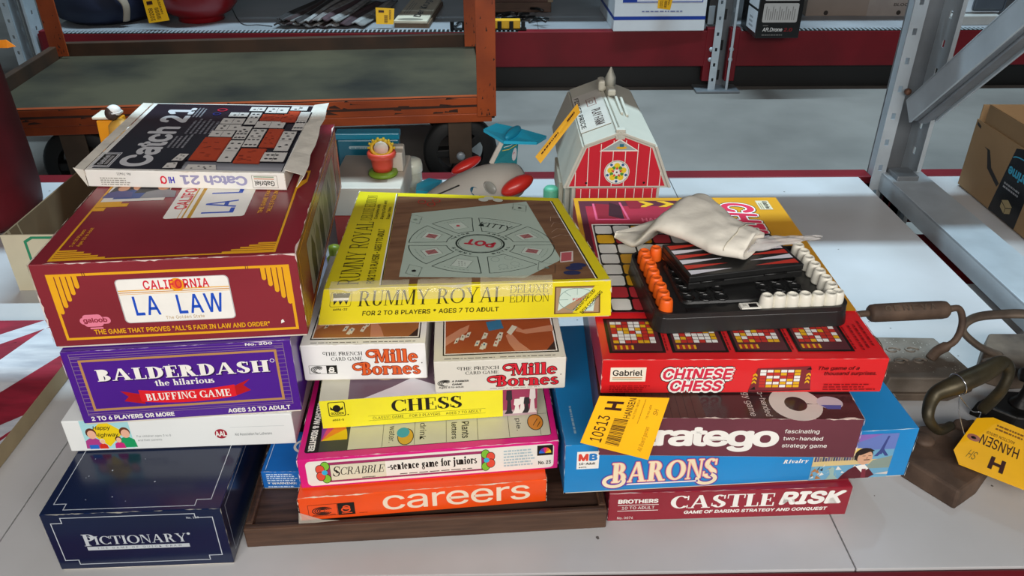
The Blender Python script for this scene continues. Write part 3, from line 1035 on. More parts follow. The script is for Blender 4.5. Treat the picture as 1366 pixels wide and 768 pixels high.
# orange box
ORB = M('EE5014', .33, 0, .07, 9, coat=.08)
r, mb, F = gamebox('orange box with large cream lettering, lying on the wooden tray', (-.286, .810, .0374), 5.2, .352, .36, .0448, ORB, shx=.012, scuff='E6CDB8', amt=.0026, seed=51)
f = F['front']; CR = ink('F0DCC4')
f.T(sans('careers', .004, 0, .95), .332, .19, .60, .64, CR)
f.frame(.035, .16, .115, .50, .0006, K_); f.R(.152, .14, .067, .53, K_)
for i in range(4): f.ring(.09, .38, .012 + i * .009, .06 + i * .035, .0014, K_, 20, 330)
f.ring(.186, .46, .012, .07, .0022, ORB); f.ring(.183, .36, .016, .09, .0022, ORB); f.R(.165, .2, .042, .03, ORB)
f.R(.05, .19, .09, .02, K_); f.words(.235, .16, .04, .05, 1, ink('8A2A10'), seed=3)
lid = mb.build('lid', r)
m2 = MB()
m2.add([(-.001, -.002, .02), (.03, -.003, .004), (.055, -.004, .0012), (.02, -.005, .0008), (-.003, -.004, .0008)], [[0, 4, 3, 1], [1, 3, 2]], M('D8D0C0', .15, 0, .05, 20, alpha=.45))
o = m2.build('tape', lid); o['label'] = 'peeling clear tape at the corner'

# pink word game box
PNK = M('D8177C', .3, 0, .08, 9, coat=.08)
r, mb, F = gamebox('hot pink edged word game box with printed flowers, on the orange box', (-.283, .828, .0826), 5.4, .366, .36, .0543, PNK, shx=.013, scuff='ECC8D4', amt=.0026, seed=61)
f = F['front']; WP = ink('E9E5DC'); DP = ink('A03062')
f.RR(.028, .06, .955, .86, .007, WP)
f.RR(.095, .14, .625, .70, .001, DP); f.R(.118, .20, .58, .55, ink('EEE9DE')); f.R(.118, .20, .21, .55, ink('DDD8BE'))
f.frame(.118, .20, .58, .55, .0005, K_)
f.T(serif('SCRABBLE', .13, .05, .05, .25, 1.35), .125, .33, .20, .36, K_)
f.T(serif('sentence game for juniors', .26, .1, .04), .345, .34, .335, .36, K_)
f.words(.38, .235, .28, .06, 1, ink('4A4640'), seed=5, ragged=False); f.R(.335, .5, .01, .03, K_); f.words(.235, .22, .05, .06, 1, K_, seed=1, ragged=False)
for cx, sgn in ((.106, -1), (.708, 1)):
    GR, RDD = ink('7FBF3A'), ink('E0503C')
    for dx, dy, c in ((.006, .22, GR), (.006, -.22, GR), (.026, .12, RDD), (.026, -.12, RDD)):
        f.ell(cx + sgn * dx, .50 + dy, .0175, .165, K_); f.ell(cx + sgn * dx, .50 + dy, .0155, .145, c)
    f.ell(cx + sgn * .01, .5, .011, .085, ink('38B0D8'))
f.words(.785, .22, .125, .62, 6, ink('A8BEC4'), seed=12)
f.R(.917, .52, .062, .36, K_)
for i, c in enumerate(('E8C020', 'E8702A', 'D82A6A', '6A3AA0', '2A6AC8')): f.ell(.948, .60, .024, .2, ink(c), i * 36, i * 36 + 36)
f.T(sans('No. 23', .02), .922, .2, .05, .13, K_)
f = F['top']; CRM = ink('CFCDB4')
f.RR(.022, .035, .955, .93, .005, K_); f.RR(.1, .038, .874, .925, .003, CRM); f.R(.185, .038, .1, .925, CRM); f.RR(.028, .04, .04, .3, .0008, K_)
f.T(sans('SELCHOW & RIGHTER', .04), .034, .045, .026, .30, W_, 270)
f.R(.075, .038, .11, .3, ink('3E423C'))
for i, c in enumerate(('E6C21C', 'E8862A', 'D8407A', '8A3AA0')): f.ell(.078, .10, .10, .16, ink(c), i * 24, i * 24 + 24)
GL = ink('6E6C5C')
for i in range(6): f.R(.315 + i * .124, .04, .002, .92, GL)
for i in range(5): f.R(.19, .17 + i * .16, .78, .002, GL)
f.T(sans('water.', .0), .34, .06, .022, .10, K_, 270); f.T(sans('drink'), .46, .065, .025, .10, K_, 270); f.T(sans('letters', .01), .585, .055, .022, .10, K_, 270); f.T(sans('Plants', .01), .625, .055, .03, .10, K_, 270); f.T(sans('pie.'), .838, .075, .024, .075, K_, 270)
for cx, cy, c in ((.92, .12, 'D88A30'), (.405, .09, 'D8A83A')):
    f.ell(cx, cy, .032, .05, K_); f.ell(cx, cy, .029, .046, ink(c))
f.ell(.395, .115, .025, .03, ink('3AA0B8')); f.line([(.91, .1), (.93, .14)], .001, K_); f.line([(.925, .09), (.94, .12)], .001, K_)
mb.build('lid', r)

# yellow chess box
YEL = M('EFE42A', .3, 0, .05, 9, coat=.12)
r, mb, F = gamebox('lemon yellow box with a photo strip of chess pieces, on the pink box', (-.258, .892, .1373), 5, .312, .28, .0515, M('D9D6C6', .35, 0, .05, 9), scuff='D8D2A0', amt=.001, seed=71)
f = F['front']
f.R(0, 0, .838, 1, YEL)
f.R(.838, 0, .162, 1, ink('9A3A58')); f.R(.838, .0, .162, .22, ink('B89AA0'))
for x, hh, c in ((.868, .95, '2E2830'), (.905, .62, 'E6DED8'), (.930, .68, 'E6DED8'), (.951, .66, '2A262C'), (.978, .95, 'DCD4D0')):
    f.poly([(x - .022, .08), (x + .022, .08), (x + .012, .2), (x + .008, hh * .6), (x + .015, hh * .65), (x + .012, hh), (x - .012, hh), (x - .015, hh * .65), (x - .008, hh * .6), (x - .012, .2)], ink(c))
f.RR(.035, .42, .078, .52, .003, K_); f.RR(.039, .445, .07, .47, .0026, YEL)
f.ell(.074, .70, .018, .13, K_); f.poly([(.045, .66), (.074, .60), (.103, .66), (.103, .78), (.09, .68), (.074, .64), (.058, .68), (.045, .78)], K_)
f.T(sans('GOLDEN', .03), .045, .48, .058, .09, K_); f.T(sans('4833-5', .02), .048, .25, .052, .07, K_); f.circ(.122, .46, .001, K_)
f.T(serif('CHESS', .2, .05, .04), .322, .44, .325, .44, K_)
f.R(.212, .345, .544, .008, K_); f.R(.212, .175, .544, .008, K_)
f.T(sans('CLASSIC GAME     FOR 2 PLAYERS     AGES 7 TO ADULT'), .232, .215, .505, .095, K_)
f = F['top']
f.R(.12, .0, .86, .9, ink('6A5464')); f.R(.0, .0, .13, .9, ink('C9C6B4'))
f.poly([(.2, .0), (.75, .0), (.68, .10), (.55, .06), (.42, .15), (.33, .08)], ink('D8D6DC')); f.poly([(.7, .02), (.9, .04), (.86, .18), (.76, .2)], ink('D8D6DC')); f.ell(.3, .2, .06, .06, ink('B09A88'))
mb.build('lid', r)


# two card game boxes
def card_box(label, A, yaw, w, d, h, base, red, out, table, left):
    r, mb, F = gamebox(label, A, yaw, w, d, h, M(base, .34, 0, .03, 9, coat=.15), scuff='B8B2A4', amt=.001, seed=80 + left, group='card game boxes')
    f = F['front']; RD = ink(red); OU = ink(out)
    xs, ys = (.0, .0) if left else (-.02, .0)
    f.T(serif('THE FRENCH', .16, .06, .05), .19, .70, .30, .105, K_)
    f.T(serif('CARD GAME', .16, .06, .05), .235, .555, .25, .10, K_)
    for cx in (.185, .325): f.ring(cx, .775, .01, .03, .0008, K_, 40, 330)
    G1 = serif('Mille', .2, .075, .05); G2 = serif('Bornes', .2, .075, .05)
    f.T(G1, .585, .475, .345, .375, RD, out=OU, ow=.0011)
    f.ring(.562, .735, .035, .09, .0046, OU, 20, 330); f.ring(.562, .735, .035, .09, .0026, RD, 20, 330)
    f.line([(.56, .83), (.61, .835)], .0046, OU); f.line([(.56, .825), (.62, .83)], .0026, RD)
    f.T(G2, .47, .13, .475, .36, RD, out=OU, ow=.0011)
    f.ring(.442, .365, .035, .085, .0046, OU, 20, 330); f.ring(.442, .365, .035, .085, .0026, RD, 20, 330)
    f.line([(.44, .455), (.49, .46)], .0046, OU); f.line([(.44, .45), (.50, .455)], .0026, RD)
    f.circ(.963, .45, .0009, K_)
    if left:
        f.frame(.048, .19, .14, .235, .0005, K_); f.R(.188, .18, .085, .245, K_)
        f.ring(.23, .33, .014, .035, .002, W_); f.ring(.226, .275, .018, .04, .002, W_); f.R(.2, .205, .06, .02, W_)
        cx, cy = .118, .305
    else:
        f.T(sans('A PARKER\nGAME', .03, .15), .128, .225, .13, .16, K_); f.T(sans('Ages 8 to adult', .012), .028, .12, .19, .075, K_)
        f.words(.42, .06, .38, .03, 1, ink('8A867C'), seed=2, ragged=False)
        cx, cy = .078, .30
    for i in range(4): f.ring(cx, cy, .016 + i * .013, .03 + i * .022, .0011, K_, -10 + i * 20, 200 + i * 30)
    f = F['top']
    f.R(.068, .05, .885, .91, K_); f.R(.078, .06, .865, .89, W_); f.R(.088, .068, .845, .875, ink(table, .3))
    SK, CW, CBL = ink('C98A6A'), ink('D8D4C0'), ink('3A7AA0')
    f.poly([(.088, .22), (.2, .30), (.28, .34), (.26, .27), (.17, .2), (.088, .14)], SK)
    f.poly([(.55, .07), (.66, .07), (.62, .16), (.56, .24), (.53, .22)][::1], SK) if left else f.poly([(.62, .07), (.74, .07), (.66, .15), (.6, .25), (.56, .22), (.58, .14)], SK)
    f.poly([(.94, .25), (.94, .31), (.7, .27), (.66, .3), (.64, .26), (.72, .23)], SK)
    rg = random.Random(5)
    for i in range(12):
        x, y = rg.uniform(.14, .5), rg.uniform(.1, .22)
        a = rg.uniform(-.5, .5)
        dx, dy = .03, .05
        f.poly([(x, y), (x + dx, y + dx * a), (x + dx + .02, y + dy + dx * a), (x + .02, y + dy)], CW)
        f.R(x + .018, y + .018, .012, .015, ink(('2A6A8A', 'B03A2A', '3A3A3A', '8A8A5A')[i % 4]))
    f.poly([(.43, .27), (.55, .29), (.53, .38), (.41, .36)], CBL); f.poly([(.60, .22), (.66, .3), (.62, .32), (.57, .25)], CW)
    f.poly([(.86, .068), (.933, .15), (.933, .068)], ink('3A2A26'))
    f.words(.08, .018, .38, .012, 1, ink('6A665C'), seed=2, ragged=False); f.words(.5, .018, .42, .012, 1, ink('6A665C'), seed=6, ragged=False)
    mb.build('lid', r)


card_box('left card game box, bright white with orange lettering', (-.2865, .938, .1893), 1, .1785, .27, .0635, 'F0EFEC', 'E2602A', '7A1E14', 'A5683C', 1)
card_box('right card game box, cream with red lettering', (-.094, .906, .1893), 2.8, .187, .27, .0555, 'E0DCD0', 'D82434', '3A1210', 'A2502C', 0)

# yellow box with the card wheel, tilted
A = Vector((-.268, .979, .2585))
loc8 = [(-.268, .979, .2585), (.159, .957, .2842), (-.257, 1.335, .2515), (.110, 1.292, .2750), None, None, None, None]
loc8[4] = (-.253, .984, .3185); loc8[5] = (.156, .962, .3425); loc8[6] = tuple(P(479.5, 255, .3080)); pl_n = (Vector(loc8[5]) - Vector(loc8[4])).cross(Vector(loc8[6]) - Vector(loc8[4]))
e_ = Vector((0, 0, CAM_H)); d_ = P(745, 264, .33) - e_
loc8[7] = tuple(e_ + d_ * ((Vector(loc8[4]) - e_).dot(pl_n) / d_.dot(pl_n)))
cs = [Vector(q) - A for q in loc8]
YR2 = M('E4D21C', .3, 0, .08, 7, .05, coat=.15)
r, mb, F = gamebox('tilted yellow box with a round betting wheel on its lid, on the card games', A, 0, .43, .34, .06, YR2, corners=cs, scuff='D8D0B0', amt=.005, seed=91)
f = F['front']
f.RR(.03, .5, .075, .42, .003, ink('8A7A10')); f.RR(.032, .515, .071, .39, .003, YR2)
f.poly([(.036, .88), (.099, .88), (.09, .55), (.077, .7), (.0675, .55), (.058, .7), (.045, .55)], K_); f.R(.04, .68, .055, .07, W_)
f.T(sans('4694-22', .02), .045, .40, .05, .06, K_)
DKO = ink('3A3408')
f.T(serif('RUMMY ROYAL', .13, .045, .05), .13, .50, .505, .42, DKO)
f.T(serif('DELUXE', .09, .05, .05), .655, .73, .13, .22, DKO); f.T(serif('EDITION', .09, .05, .05), .655, .47, .135, .22, DKO)
f.T(sans('FOR 2 TO 8 PLAYERS * AGES 7 TO ADULT', .018), .15, .235, .47, .13, DKO)
f.R(.808, .10, .155, .77, ink('6A4A2A')); f.R(.813, .13, .145, .71, ink('A88A6A')); f.poly([(.82, .2), (.94, .16), (.95, .8), (.83, .82)], ink('C9DCD0'))
for q in (.12, .27): f.ring(.885, .50, q * .23, q * 1.15, .0008, ink('6A8A80'))
for i in range(8): f.line([(.885 + .03 * math.cos(i * .785), .5 + .13 * math.sin(i * .785)), (.885 + .06 * math.cos(i * .785), .5 + .3 * math.sin(i * .785))], .0006, ink('6A8A80'))
f.T(sans('POT', .02), .87, .47, .03, .07, ink('C03040'))
f.poly([(.87, .13), (.90, .1), (.963, .66), (.963, .87), (.945, .87)], YR2)
f.T(sans('REINFORCED\nBOX CORNERS', .02), 0, 0, 0, 0, DKO, quad=[(.885, .13), (.905, .10), (.965, .72), (.945, .80)]) if False else f.T(sans('REINFORCED\nBOX CORNERS', .02), 0, 0, 0, 0, DKO, quad=[(.905, .09), (.972, .68), (.945, .84), (.872, .22)])
f = F['top']
f.R(.195, .018, .005, .965, W_); f.R(.20, .018, .004, .965, K_)
BRN = M('8A6446', .22, 0, 0, 5, 0, hex2='6E4C34', coat=.35, stretch=(2, 9, 2))
f.R(.205, .02, .745, .93, BRN); f.R(.95, .02, .004, .93, W_); f.R(.954, .02, .006, .93, K_)
SG = M('B4C4B6', .24, 0, .03, 6, coat=.35)
f.poly([(.262, .085), (.70, .055), (.875, .20), (.855, .44), (.835, .925), (.29, .735)][0:1] + [(.71, .045), (.865, .215), (.835, .93), (.285, .74)], SG)
cx, cy = .575, .395
rx = .290; ry = rx * f.W / f.H * .93
for q in (1.0, .96): pass
GK = ink('20302A', .3)


def wheel(f, cx, cy, rx, ry):
    gap = 3.0
    for i in range(8):
        a0, a1 = -90 + i * 45 + gap, -90 + (i + 1) * 45 - gap
        g2 = gap * 1.6
        outer = [(cx + rx * math.cos(math.radians(a0 + (a1 - a0) * k / 10)), cy + ry * math.sin(math.radians(a0 + (a1 - a0) * k / 10))) for k in range(11)]
        inner = [(cx + rx * .47 * math.cos(math.radians(a0 + g2 + (a1 - a0 - 2 * g2) * k / 10)), cy + ry * .47 * math.sin(math.radians(a0 + g2 + (a1 - a0 - 2 * g2) * k / 10))) for k in range(11)]
        f.line(outer + inner[::-1], .0013, GK, True)
        am = math.radians((a0 + a1) / 2)
        px, py = cx + rx * .73 * math.cos(am), cy + ry * .73 * math.sin(am)
        t1, t2 = am - math.pi / 2, am
        if i == 3:
            u = Vector((math.cos(t1) * rx * .24, math.sin(t1) * ry * .24)); v = Vector((math.cos(t2) * rx * .085, math.sin(t2) * ry * .085))
            f.T(sans('KITTY', .005), 0, 0, 0, 0, GK, quad=[(px - u.x - v.x, py - u.y - v.y), (px + u.x - v.x, py + u.y - v.y), (px + u.x + v.x, py + u.y + v.y), (px - u.x + v.x, py - u.y + v.y)])
        elif i == 0:
            for dx, dy in ((-.3, .3), (.15, .42), (.3, -.1), (-.1, -.3)):
                f.ring(px + dx * rx * .4, py + dy * ry * .4, .016, .022, .0006, ink('6A7A70'))
        else:
            u = Vector((math.cos(t1) * rx * .11, math.sin(t1) * ry * .11)); v = Vector((math.cos(t2) * rx * .12, math.sin(t2) * ry * .12))
            q = [(px - u.x - v.x, py - u.y - v.y), (px + u.x - v.x, py + u.y - v.y), (px + u.x + v.x, py + u.y + v.y), (px - u.x + v.x, py - u.y + v.y)]
            f.poly(q, ink('C4D0C4')); f.line(q, .0005, GK, True)
            s = .62
            q2 = [(px + (a - px) * s, py + (b - py) * s) for a, b in q]
            if i in (1, 2, 5, 6): f.poly(q2, ink('A86A68')); f.line([q2[0], q2[2]], .0008, ink('5A4048')); f.line([q2[1], q2[3]], .0008, ink('5A4048'))
            elif i == 4: f.circ(px, py, .0035, ink('C03040'))
            else:
                for k in range(8): f.circ(px + (k % 3 - 1) * .011, py + (k // 3 - 1) * .016, .0011, K_, n=8)
        arcw = [(cx + rx * .92 * math.cos(math.radians(a0 + 8 + (a1 - a0 - 16) * k / 14)), cy + ry * .92 * math.sin(math.radians(a0 + 8 + (a1 - a0 - 16) * k / 14))) for k in range(15)]
        for k in range(0, 14, 2): f.line(arcw[k:k + 2], .0009, ink('5A6A60'))
    f.ring(cx, cy, rx * .33, ry * .33, .0028, GK); f.ring(cx, cy, rx * .30, ry * .30, .0007, GK)
    for i, chs in ((0, 'RUMMY'), (1, 'ROYAL'), (2, 'RUMMY'), (3, 'ROYAL')):
        for k, ch in enumerate(chs):
            am = math.radians(225 + i * 90 + (k - 2) * 11)
            px, py = cx + rx * .40 * math.cos(am), cy + ry * .40 * math.sin(am)
            t1 = am + math.pi / 2
            u = Vector((math.cos(t1) * .0065, math.sin(t1) * .0065 * rx and math.sin(t1) * .0065 * ry / rx)); v = Vector((-math.cos(am) * .007, -math.sin(am) * .007 * ry / rx))
            f.T(sans(ch, .02), 0, 0, 0, 0, GK, quad=[(px - u.x - v.x, py - u.y - v.y), (px + u.x - v.x, py + u.y - v.y), (px + u.x + v.x, py + u.y + v.y), (px - u.x + v.x, py - u.y + v.y)])


wheel(f, cx, cy, rx, ry)
c1, s1 = math.cos(math.radians(155)), math.sin(math.radians(155))
u = Vector((c1 * .062, s1 * .062 * .9)); v = Vector((-s1 * .024, c1 * .024 * 1.3))
f.T(sans('POT', .035), 0, 0, 0, 0, ink('B8283A'), quad=[(cx - u.x - v.x, cy - u.y - v.y), (cx + u.x - v.x, cy + u.y - v.y), (cx + u.x + v.x, cy + u.y + v.y), (cx - u.x + v.x, cy - u.y + v.y)])
for (x, y, s, c) in ((.315, .13, .03, K_), (.305, .66, .03, ink('8A9A8C')), (.79, .83, .035, K_), (.80, .13, .035, ink('6A7A70'))):
    f.line([(x - s, y - .02), (x + s * .6, y - .05), (x + s, y + .03), (x - s * .6, y + .06)], .0005, GK, True); f.circ(x, y, .0035, c, n=10)
RC = ink('B03A2E', .25)
for x, y in ((.33, .88), (.375, .85), (.40, .90)): f.ring(x, y, .018, .024, .002, RC)
for x, y in ((.63, .93), (.66, .955), (.70, .93)): f.ell(x, y, .024, .024, ink('C8CCC0', .25))
f.poly([(.855, .18), (.905, .19), (.925, .30), (.875, .29)], ink('D8C8C0')); f.poly([(.86, .19), (.90, .2), (.918, .29), (.878, .282)], ink('B85A60'))
for x, y in ((.895, .12), (.915, .15), (.88, .075)): f.ell(x, y, .03, .022, ink('2E3458', .25))
for i in range(4): f.line([(.87 + .01 * i, .45 + i * .07), (.91, .49 + i * .075), (.945, .48 + i * .075)], .0006, ink('C9A890'))
YB_ = DKO
f.T(serif('RUMMY ROYAL', .1, .05, .05), .045, .025, .075, .60, YB_, 90)
f.T(serif('DELUXE EDITION', .09, .05, .05), .055, .645, .05, .30, YB_, 90)
f.T(sans('FOR 2 TO 8 PLAYERS - AGES 7 TO ADULT', .015), .148, .03, .028, .52, YB_, 90)
f.T(sans('Complete with\nPlaying Cards and\nPoker Chips', .01), .115, .66, .075, .22, YB_, 90)
lid = mb.build('lid', r)
# clear tape over the split front edge
m2 = MB()
TP = M('F0EAC8', .08, 0, .05, 30, .6, alpha=.28)
p = [Vector(q) - A for q in loc8]
for k, (a, b) in enumerate(((.02, .30), (.33, .52), (.55, .80))):
    e0, e1 = p[4].lerp(p[5], a), p[4].lerp(p[5], b)
    rg = random.Random(k)
    vs, fs = [], []
    n = 14
    for i in range(n + 1):
        e = e0.lerp(e1, i / n)
        j = rg.uniform(-.0007, .0007)
        vs += [e + Vector((0, .018, .0016 + j)), e + Vector((0, -.0018, .0016 - j)), e + Vector((0, -.0026 + j, -.02))]
        if i:
            q = 3 * i
            fs += [[q - 3, q - 2, q + 1, q], [q - 2, q - 1, q + 2, q + 1]]
    m2.add(vs, fs, TP, True)
o = m2.build('tape', lid); o['label'] = 'glossy clear repair tape on the front edge'

# ------------------------------------------------------------------ right stack
RSK = M('8E1B2C', .3, 0, .08, 9, coat=.08)
r, mb, F = gamebox('dark red strategy game box at the very bottom of the right stack', (.156, .836, .0004), 1.2, .358, .36, .0578, RSK, scuff='D8B8B4', amt=.002, seed=101)
f = F['front']
f.T(serif('CASTLE', .22, .07, .03), .255, .40, .43, .46, W_)
f.T(sans('RISK', .042, .18, 1.02), .705, .42, .275, .48, W_)
f.T(sans('GAME OF DARING STRATEGY AND CONQUEST', .03, .12), .315, .19, .60, .125, W_)
f.T(sans('BROTHERS', .035), .038, .63, .165, .15, W_); f.R(.038, .565, .168, .018, W_); f.T(sans('10 TO ADULT', .0), .055, .42, .135, .10, W_); f.R(.038, .36, .168, .018, W_)
f.T(sans('No. 0076', .0), .04, .07, .065, .085, W_)
mb.build('lid', r)

BRB = M('1C86C8', .3, 0, .10, 6, coat=.08)
r, mb, F = gamebox('wide sky blue box with curly cream title and a printed moustached man', (.089, .835, .0588), 3.1, .508, .30, .0928, BRB, scuff='BFD6E2', amt=.002, seed=111)
f = F['front']
f.R(.033, .50, .062, .36, W_)
f.T(sans('M', .05), .037, .665, .028, .15, ink('D84A3A')); f.T(sans('B', .05), .067, .665, .023, .15, ink('2A7AC0')); f.T(sans('10-Adult', .03), .039, .585, .046, .05, K_); f.T(sans('4601', .02), .039, .525, .022, .03, K_)
CT, PO = ink('F4E2BE'), ink('6A3A9A')
f.T(serif('BARONS', .2, .07, .04), .135, .17, .30, .42, CT, out=PO, ow=.0026)
f.T(serif('BARONS', .2, .07, .04), .135, .17, .30, .42, CT, out=ink('E89A8A'), ow=.0012)
f.ring(.142, .20, .028, .11, .0098, PO, 100, 380); f.ring(.142, .20, .028, .11, .006, CT, 100, 380)
f.ring(.408, .16, .026, .10, .0098, PO, -200, 60); f.ring(.408, .16, .026, .10, .006, CT, -200, 60)
f.poly([(.175, .10), (.385, .10), (.385, .145), (.175, .145)], PO); f.poly([(.177, .11), (.38, .11), (.38, .138), (.183, .138)], ink('F6EEE6'))
f.T(serif('Rivalry', .22, .09, .05, .2), .625, .38, .075, .10, W_)
# printed city scene
sx0, sx1 = .712, .945
f.R(sx0, .0, sx1 - sx0, .93, ink('6FA8C8')); f.R(sx0, .60, sx1 - sx0, .33, ink('6A7EC0')); f.poly([(.80, .7), (.90, .93), (.78, .93)], ink('8A6AB8'))
f.ell(.835, .52, .04, .13, ink('F0D070')); f.R(sx0, .36, .15, .14, ink('C8B890')); f.R(sx0, .30, sx1 - sx0, .10, ink('D8C088'))
f.poly([(.89, .38), (.945, .46), (.945, .2), (.87, .2)], ink('8A9A90'))
f.poly([(.899, .50), (.911, .50), (.917, .78), (.920, .88), (.914, .88)][::1] + [], ink('3E4A88')); f.poly([(.889, .46), (.905, .62), (.912, .62), (.932, .46), (.921, .46), (.911, .54), (.9, .46)], ink('3E4A88'))
rg = random.Random(8)
for i in range(16):
    x = sx0 + .004 + i * .0078; hh = rg.uniform(.06, .24)
    f.R(x, .40, .006, hh, ink(('4A4A70', '6A6080', '8A7A6A', '3A4A60')[i % 4]))
for i in range(26):
    x, y = rg.uniform(sx0, .84), rg.uniform(.0, .28)
    f.poly([(x, y), (x + rg.uniform(.006, .02), y + rg.uniform(-.02, .04)), (x + rg.uniform(0, .012), y + rg.uniform(.03, .09))], ink(('2A2A34', 'D8D0C0', '8AB0B8', 'B07A4A', 'E8E4DC')[i % 5]))
f.poly([(.763, .0), (.772, .12), (.766, .22), (.774, .28), (.782, .24), (.784, .1), (.80, .0)], ink('9AB8B0'))
MK = ink('D8A888')
f.poly([(.80, .0), (.89, .0), (.905, .06), (.885, .20), (.862, .26), (.845, .28), (.825, .20), (.81, .1)], ink('5A1E28'))
f.poly([(.842, .27), (.866, .12), (.884, .2), (.868, .3)], ink('F0ECE6')); f.poly([(.864, .2), (.876, .2), (.882, .0), (.868, .0)], ink('7A2A38'))
f.ell(.858, .50, .027, .15, ink('2A201C')); f.ell(.864, .44, .022, .15, MK); f.poly([(.838, .5), (.846, .62), (.872, .64), (.888, .58), (.872, .56), (.85, .5)], ink('2A201C'))
f.R(.862, .385, .018, .018, ink('2A201C')); f.R(.855, .475, .009, .01, ink('2A201C')); f.R(.872, .475, .009, .01, ink('2A201C')); f.R(.868, .41, .004, .05, ink('B88068'))
f.poly([(.905, .08), (.945, .12), (.945, .06)], ink('D8D0C8'))
f = F['left']; f.words(.6, .3, .3, .3, 2, ink('6AA8D0'), seed=3)
f = F['top']; f.T(sans('not to scale for display', .0), .032, .06, .012, .2, ink('BFD6E2'), 270) if False else f.words(.03, .08, .012, .25, 1, ink('9AC0D8'), 90, 3)
mb.build('lid', r)

STR = M('6A3540', .33, 0, .10, 8, coat=.08)
r, mb, F = gamebox('plum brown strategy game box with bold white lettering, below the bright red box', (.132, .812, .1522), -1.8, .345, .42, .0685, STR, scuff='D8C8BC', amt=.0042, seed=121)
f = F['front']
f.T(sans('stratego', .03, 0, .90), .085, .135, .607, .64, W_)
f.T(sans('fascinating\ntwo-handed\nstrategy game', .006), .708, .24, .175, .50, W_)
f = F['top']
DPB = M('2C1A1C', .25, 0, .1, 9, coat=.15)
f.R(.0, .0, 1, 1, DPB); f.poly([(.10, .0), (.40, .0), (.38, .35), (.12, .35)], ink('4A2E28'))
for i in range(9): f.R(.12 + i * .03, .0, .0025, .35, ink('2E1C18'))
f.ring(.765, .075, .072, .060, .020, ink('CFC8C0')); f.R(.70, .145, .18, .5, ink('CFC8C0'))
f.T(sans('two-handed', .01), .60, .012, .035, .42, ink('B9B0A8'), 270) if False else None
f.T(sans('fascinating two-handed', .0), .625, .012, .032, .30, ink('CFC8C0'), 270); f.T(sans('strategy game', .0), .565, .012, .032, .20, ink('CFC8C0'), 270)
f.ell(.90, .082, .05, .032, ink('C0BCC4')); f.poly([(.86, .07), (.94, .07), (.93, .05), (.88, .05)], ink('4A5AA0'))
f = F['left']; f.words(.2, .1, .6, .8, 3, ink('6A5058'), seed=5)
mb.build('lid', r)

RDB = M('DB2226', .3, 0, .06, 8, coat=.12)
r, mb, F = gamebox('bright red board game box with board pictures, under the black tray', (.136, .860, .2210), -.5, .384, .52, .0575, RDB, scuff='E8B8AC', amt=.0026, seed=131)
f = F['front']
f.R(.03, .36, .125, .42, ink('F2EAD8')); f.T(sans('Gabriel', .018), .038, .53, .105, .18, K_); f.R(.038, .46, .105, .025, ink('C07A30')); f.R(.038, .41, .105, .025, ink('A0A070'))
f.words(.03, .06, .145, .2, 4, ink('8A1418'), seed=2)
PKR = ink('D8304A')
for s, x, y, w in (('CHINESE', .215, .41, .245), ('CHESS', .245, .06, .185)):
    g = sans(s, .032, .15, 1.0)
    f.T(g, x, y, w, .33, W_, out=K_, ow=.0042); f.T(g, x, y, w, .33, PKR, out=W_, ow=.0030)


def board(f, x0, y0, sx, sy, skx, n, seed, cell=.86):
    rg = random.Random(seed)
    cols = [ink('EDEAE4'), ink('E4AE22'), ink('C4342A'), ink('EDEAE4'), ink('C4342A')]
    for i in range(n):
        for j in range(n):
            a, b = x0 + sx * i / n + skx * j / n, y0 + sy * j / n
            c = cols[rg.randrange(5)]
            f.poly([(a, b), (a + sx / n * cell, b), (a + sx / n * cell + skx / n * cell, b + sy / n * cell), (a + skx / n * cell, b + sy / n * cell)], c)


f.poly([(.525, .06), (.745, .12), (.73, .80), (.545, .74)], ink('7E2A30')); f.poly([(.525, .06), (.745, .12), (.747, .08), (.527, .02)], ink('5A1A20'))
board(f, .56, .17, .145, .54, -.004, 6, 5)
for i in range(3): f.poly([(.532, .55 - i * .11), (.540, .60 - i * .11), (.548, .55 - i * .11), (.548, .49 - i * .11), (.540, .54 - i * .11), (.532, .49 - i * .11)], ink('E4AE22')); f.poly([(.72, .56 - i * .11), (.728, .61 - i * .11), (.736, .56 - i * .11), (.736, .50 - i * .11), (.728, .55 - i * .11), (.72, .50 - i * .11)], ink('E4AE22'))
f.poly([(.715, .7), (.73, .78), (.735, .7)], K_); f.poly([(.53, .1), (.545, .2), (.55, .1)], K_)
f.T(sans('The game of a', .008, .2), .757, .655, .145, .14, ink('2A0808')); f.T(sans('thousand surprises.', .008, .2), .782, .50, .185, .14, ink('2A0808'))
f.words(.79, .08, .19, .22, 3, ink('8A1418'), seed=9)
f = F['top']
for i in range(4):
    x = .028 + i * .222
    f.R(x, .03, .20, .165, K_); f.R(x + .012, .038, .178, .15, ink('5A2A30')); board(f, x + .022, .075, .155, .105, 0, 7, 20 + i, .88); f.R(x + .02, .045, .07, .02, ink('A83028'))
    for k in range(4): f.R(x + .022 + k * .02, .046, .008, .018, ink('E4AE22'))
    f.words(x + .204, .04, .012, .14, 1, ink('8A1418'), 90, i)
for i in range(3): f.words(.925 + i * .022, .035 + i * .01, .014, .14, 1, ink('8A1418'), 90, 7 + i)
YOR = M('D89A22', .28, 0, .1, 5, coat=.15)
f.R(.0, .225, 1, .775, YOR)
f.poly([(.02, .22), (.70, .22), (.70, .975), (.02, .975)], ink('5A2230')); f.poly([(.05, .22), (.65, .22), (.65, .93), (.05, .93)], ink('A8263A'))
f.poly([(.66, .225), (.70, .225), (.74, .975), (.66, .975)], YOR)
f.R(.06, .225, .6, .56, W_); f.R(.066, .225, .588, .553, K_)
rg = random.Random(77)
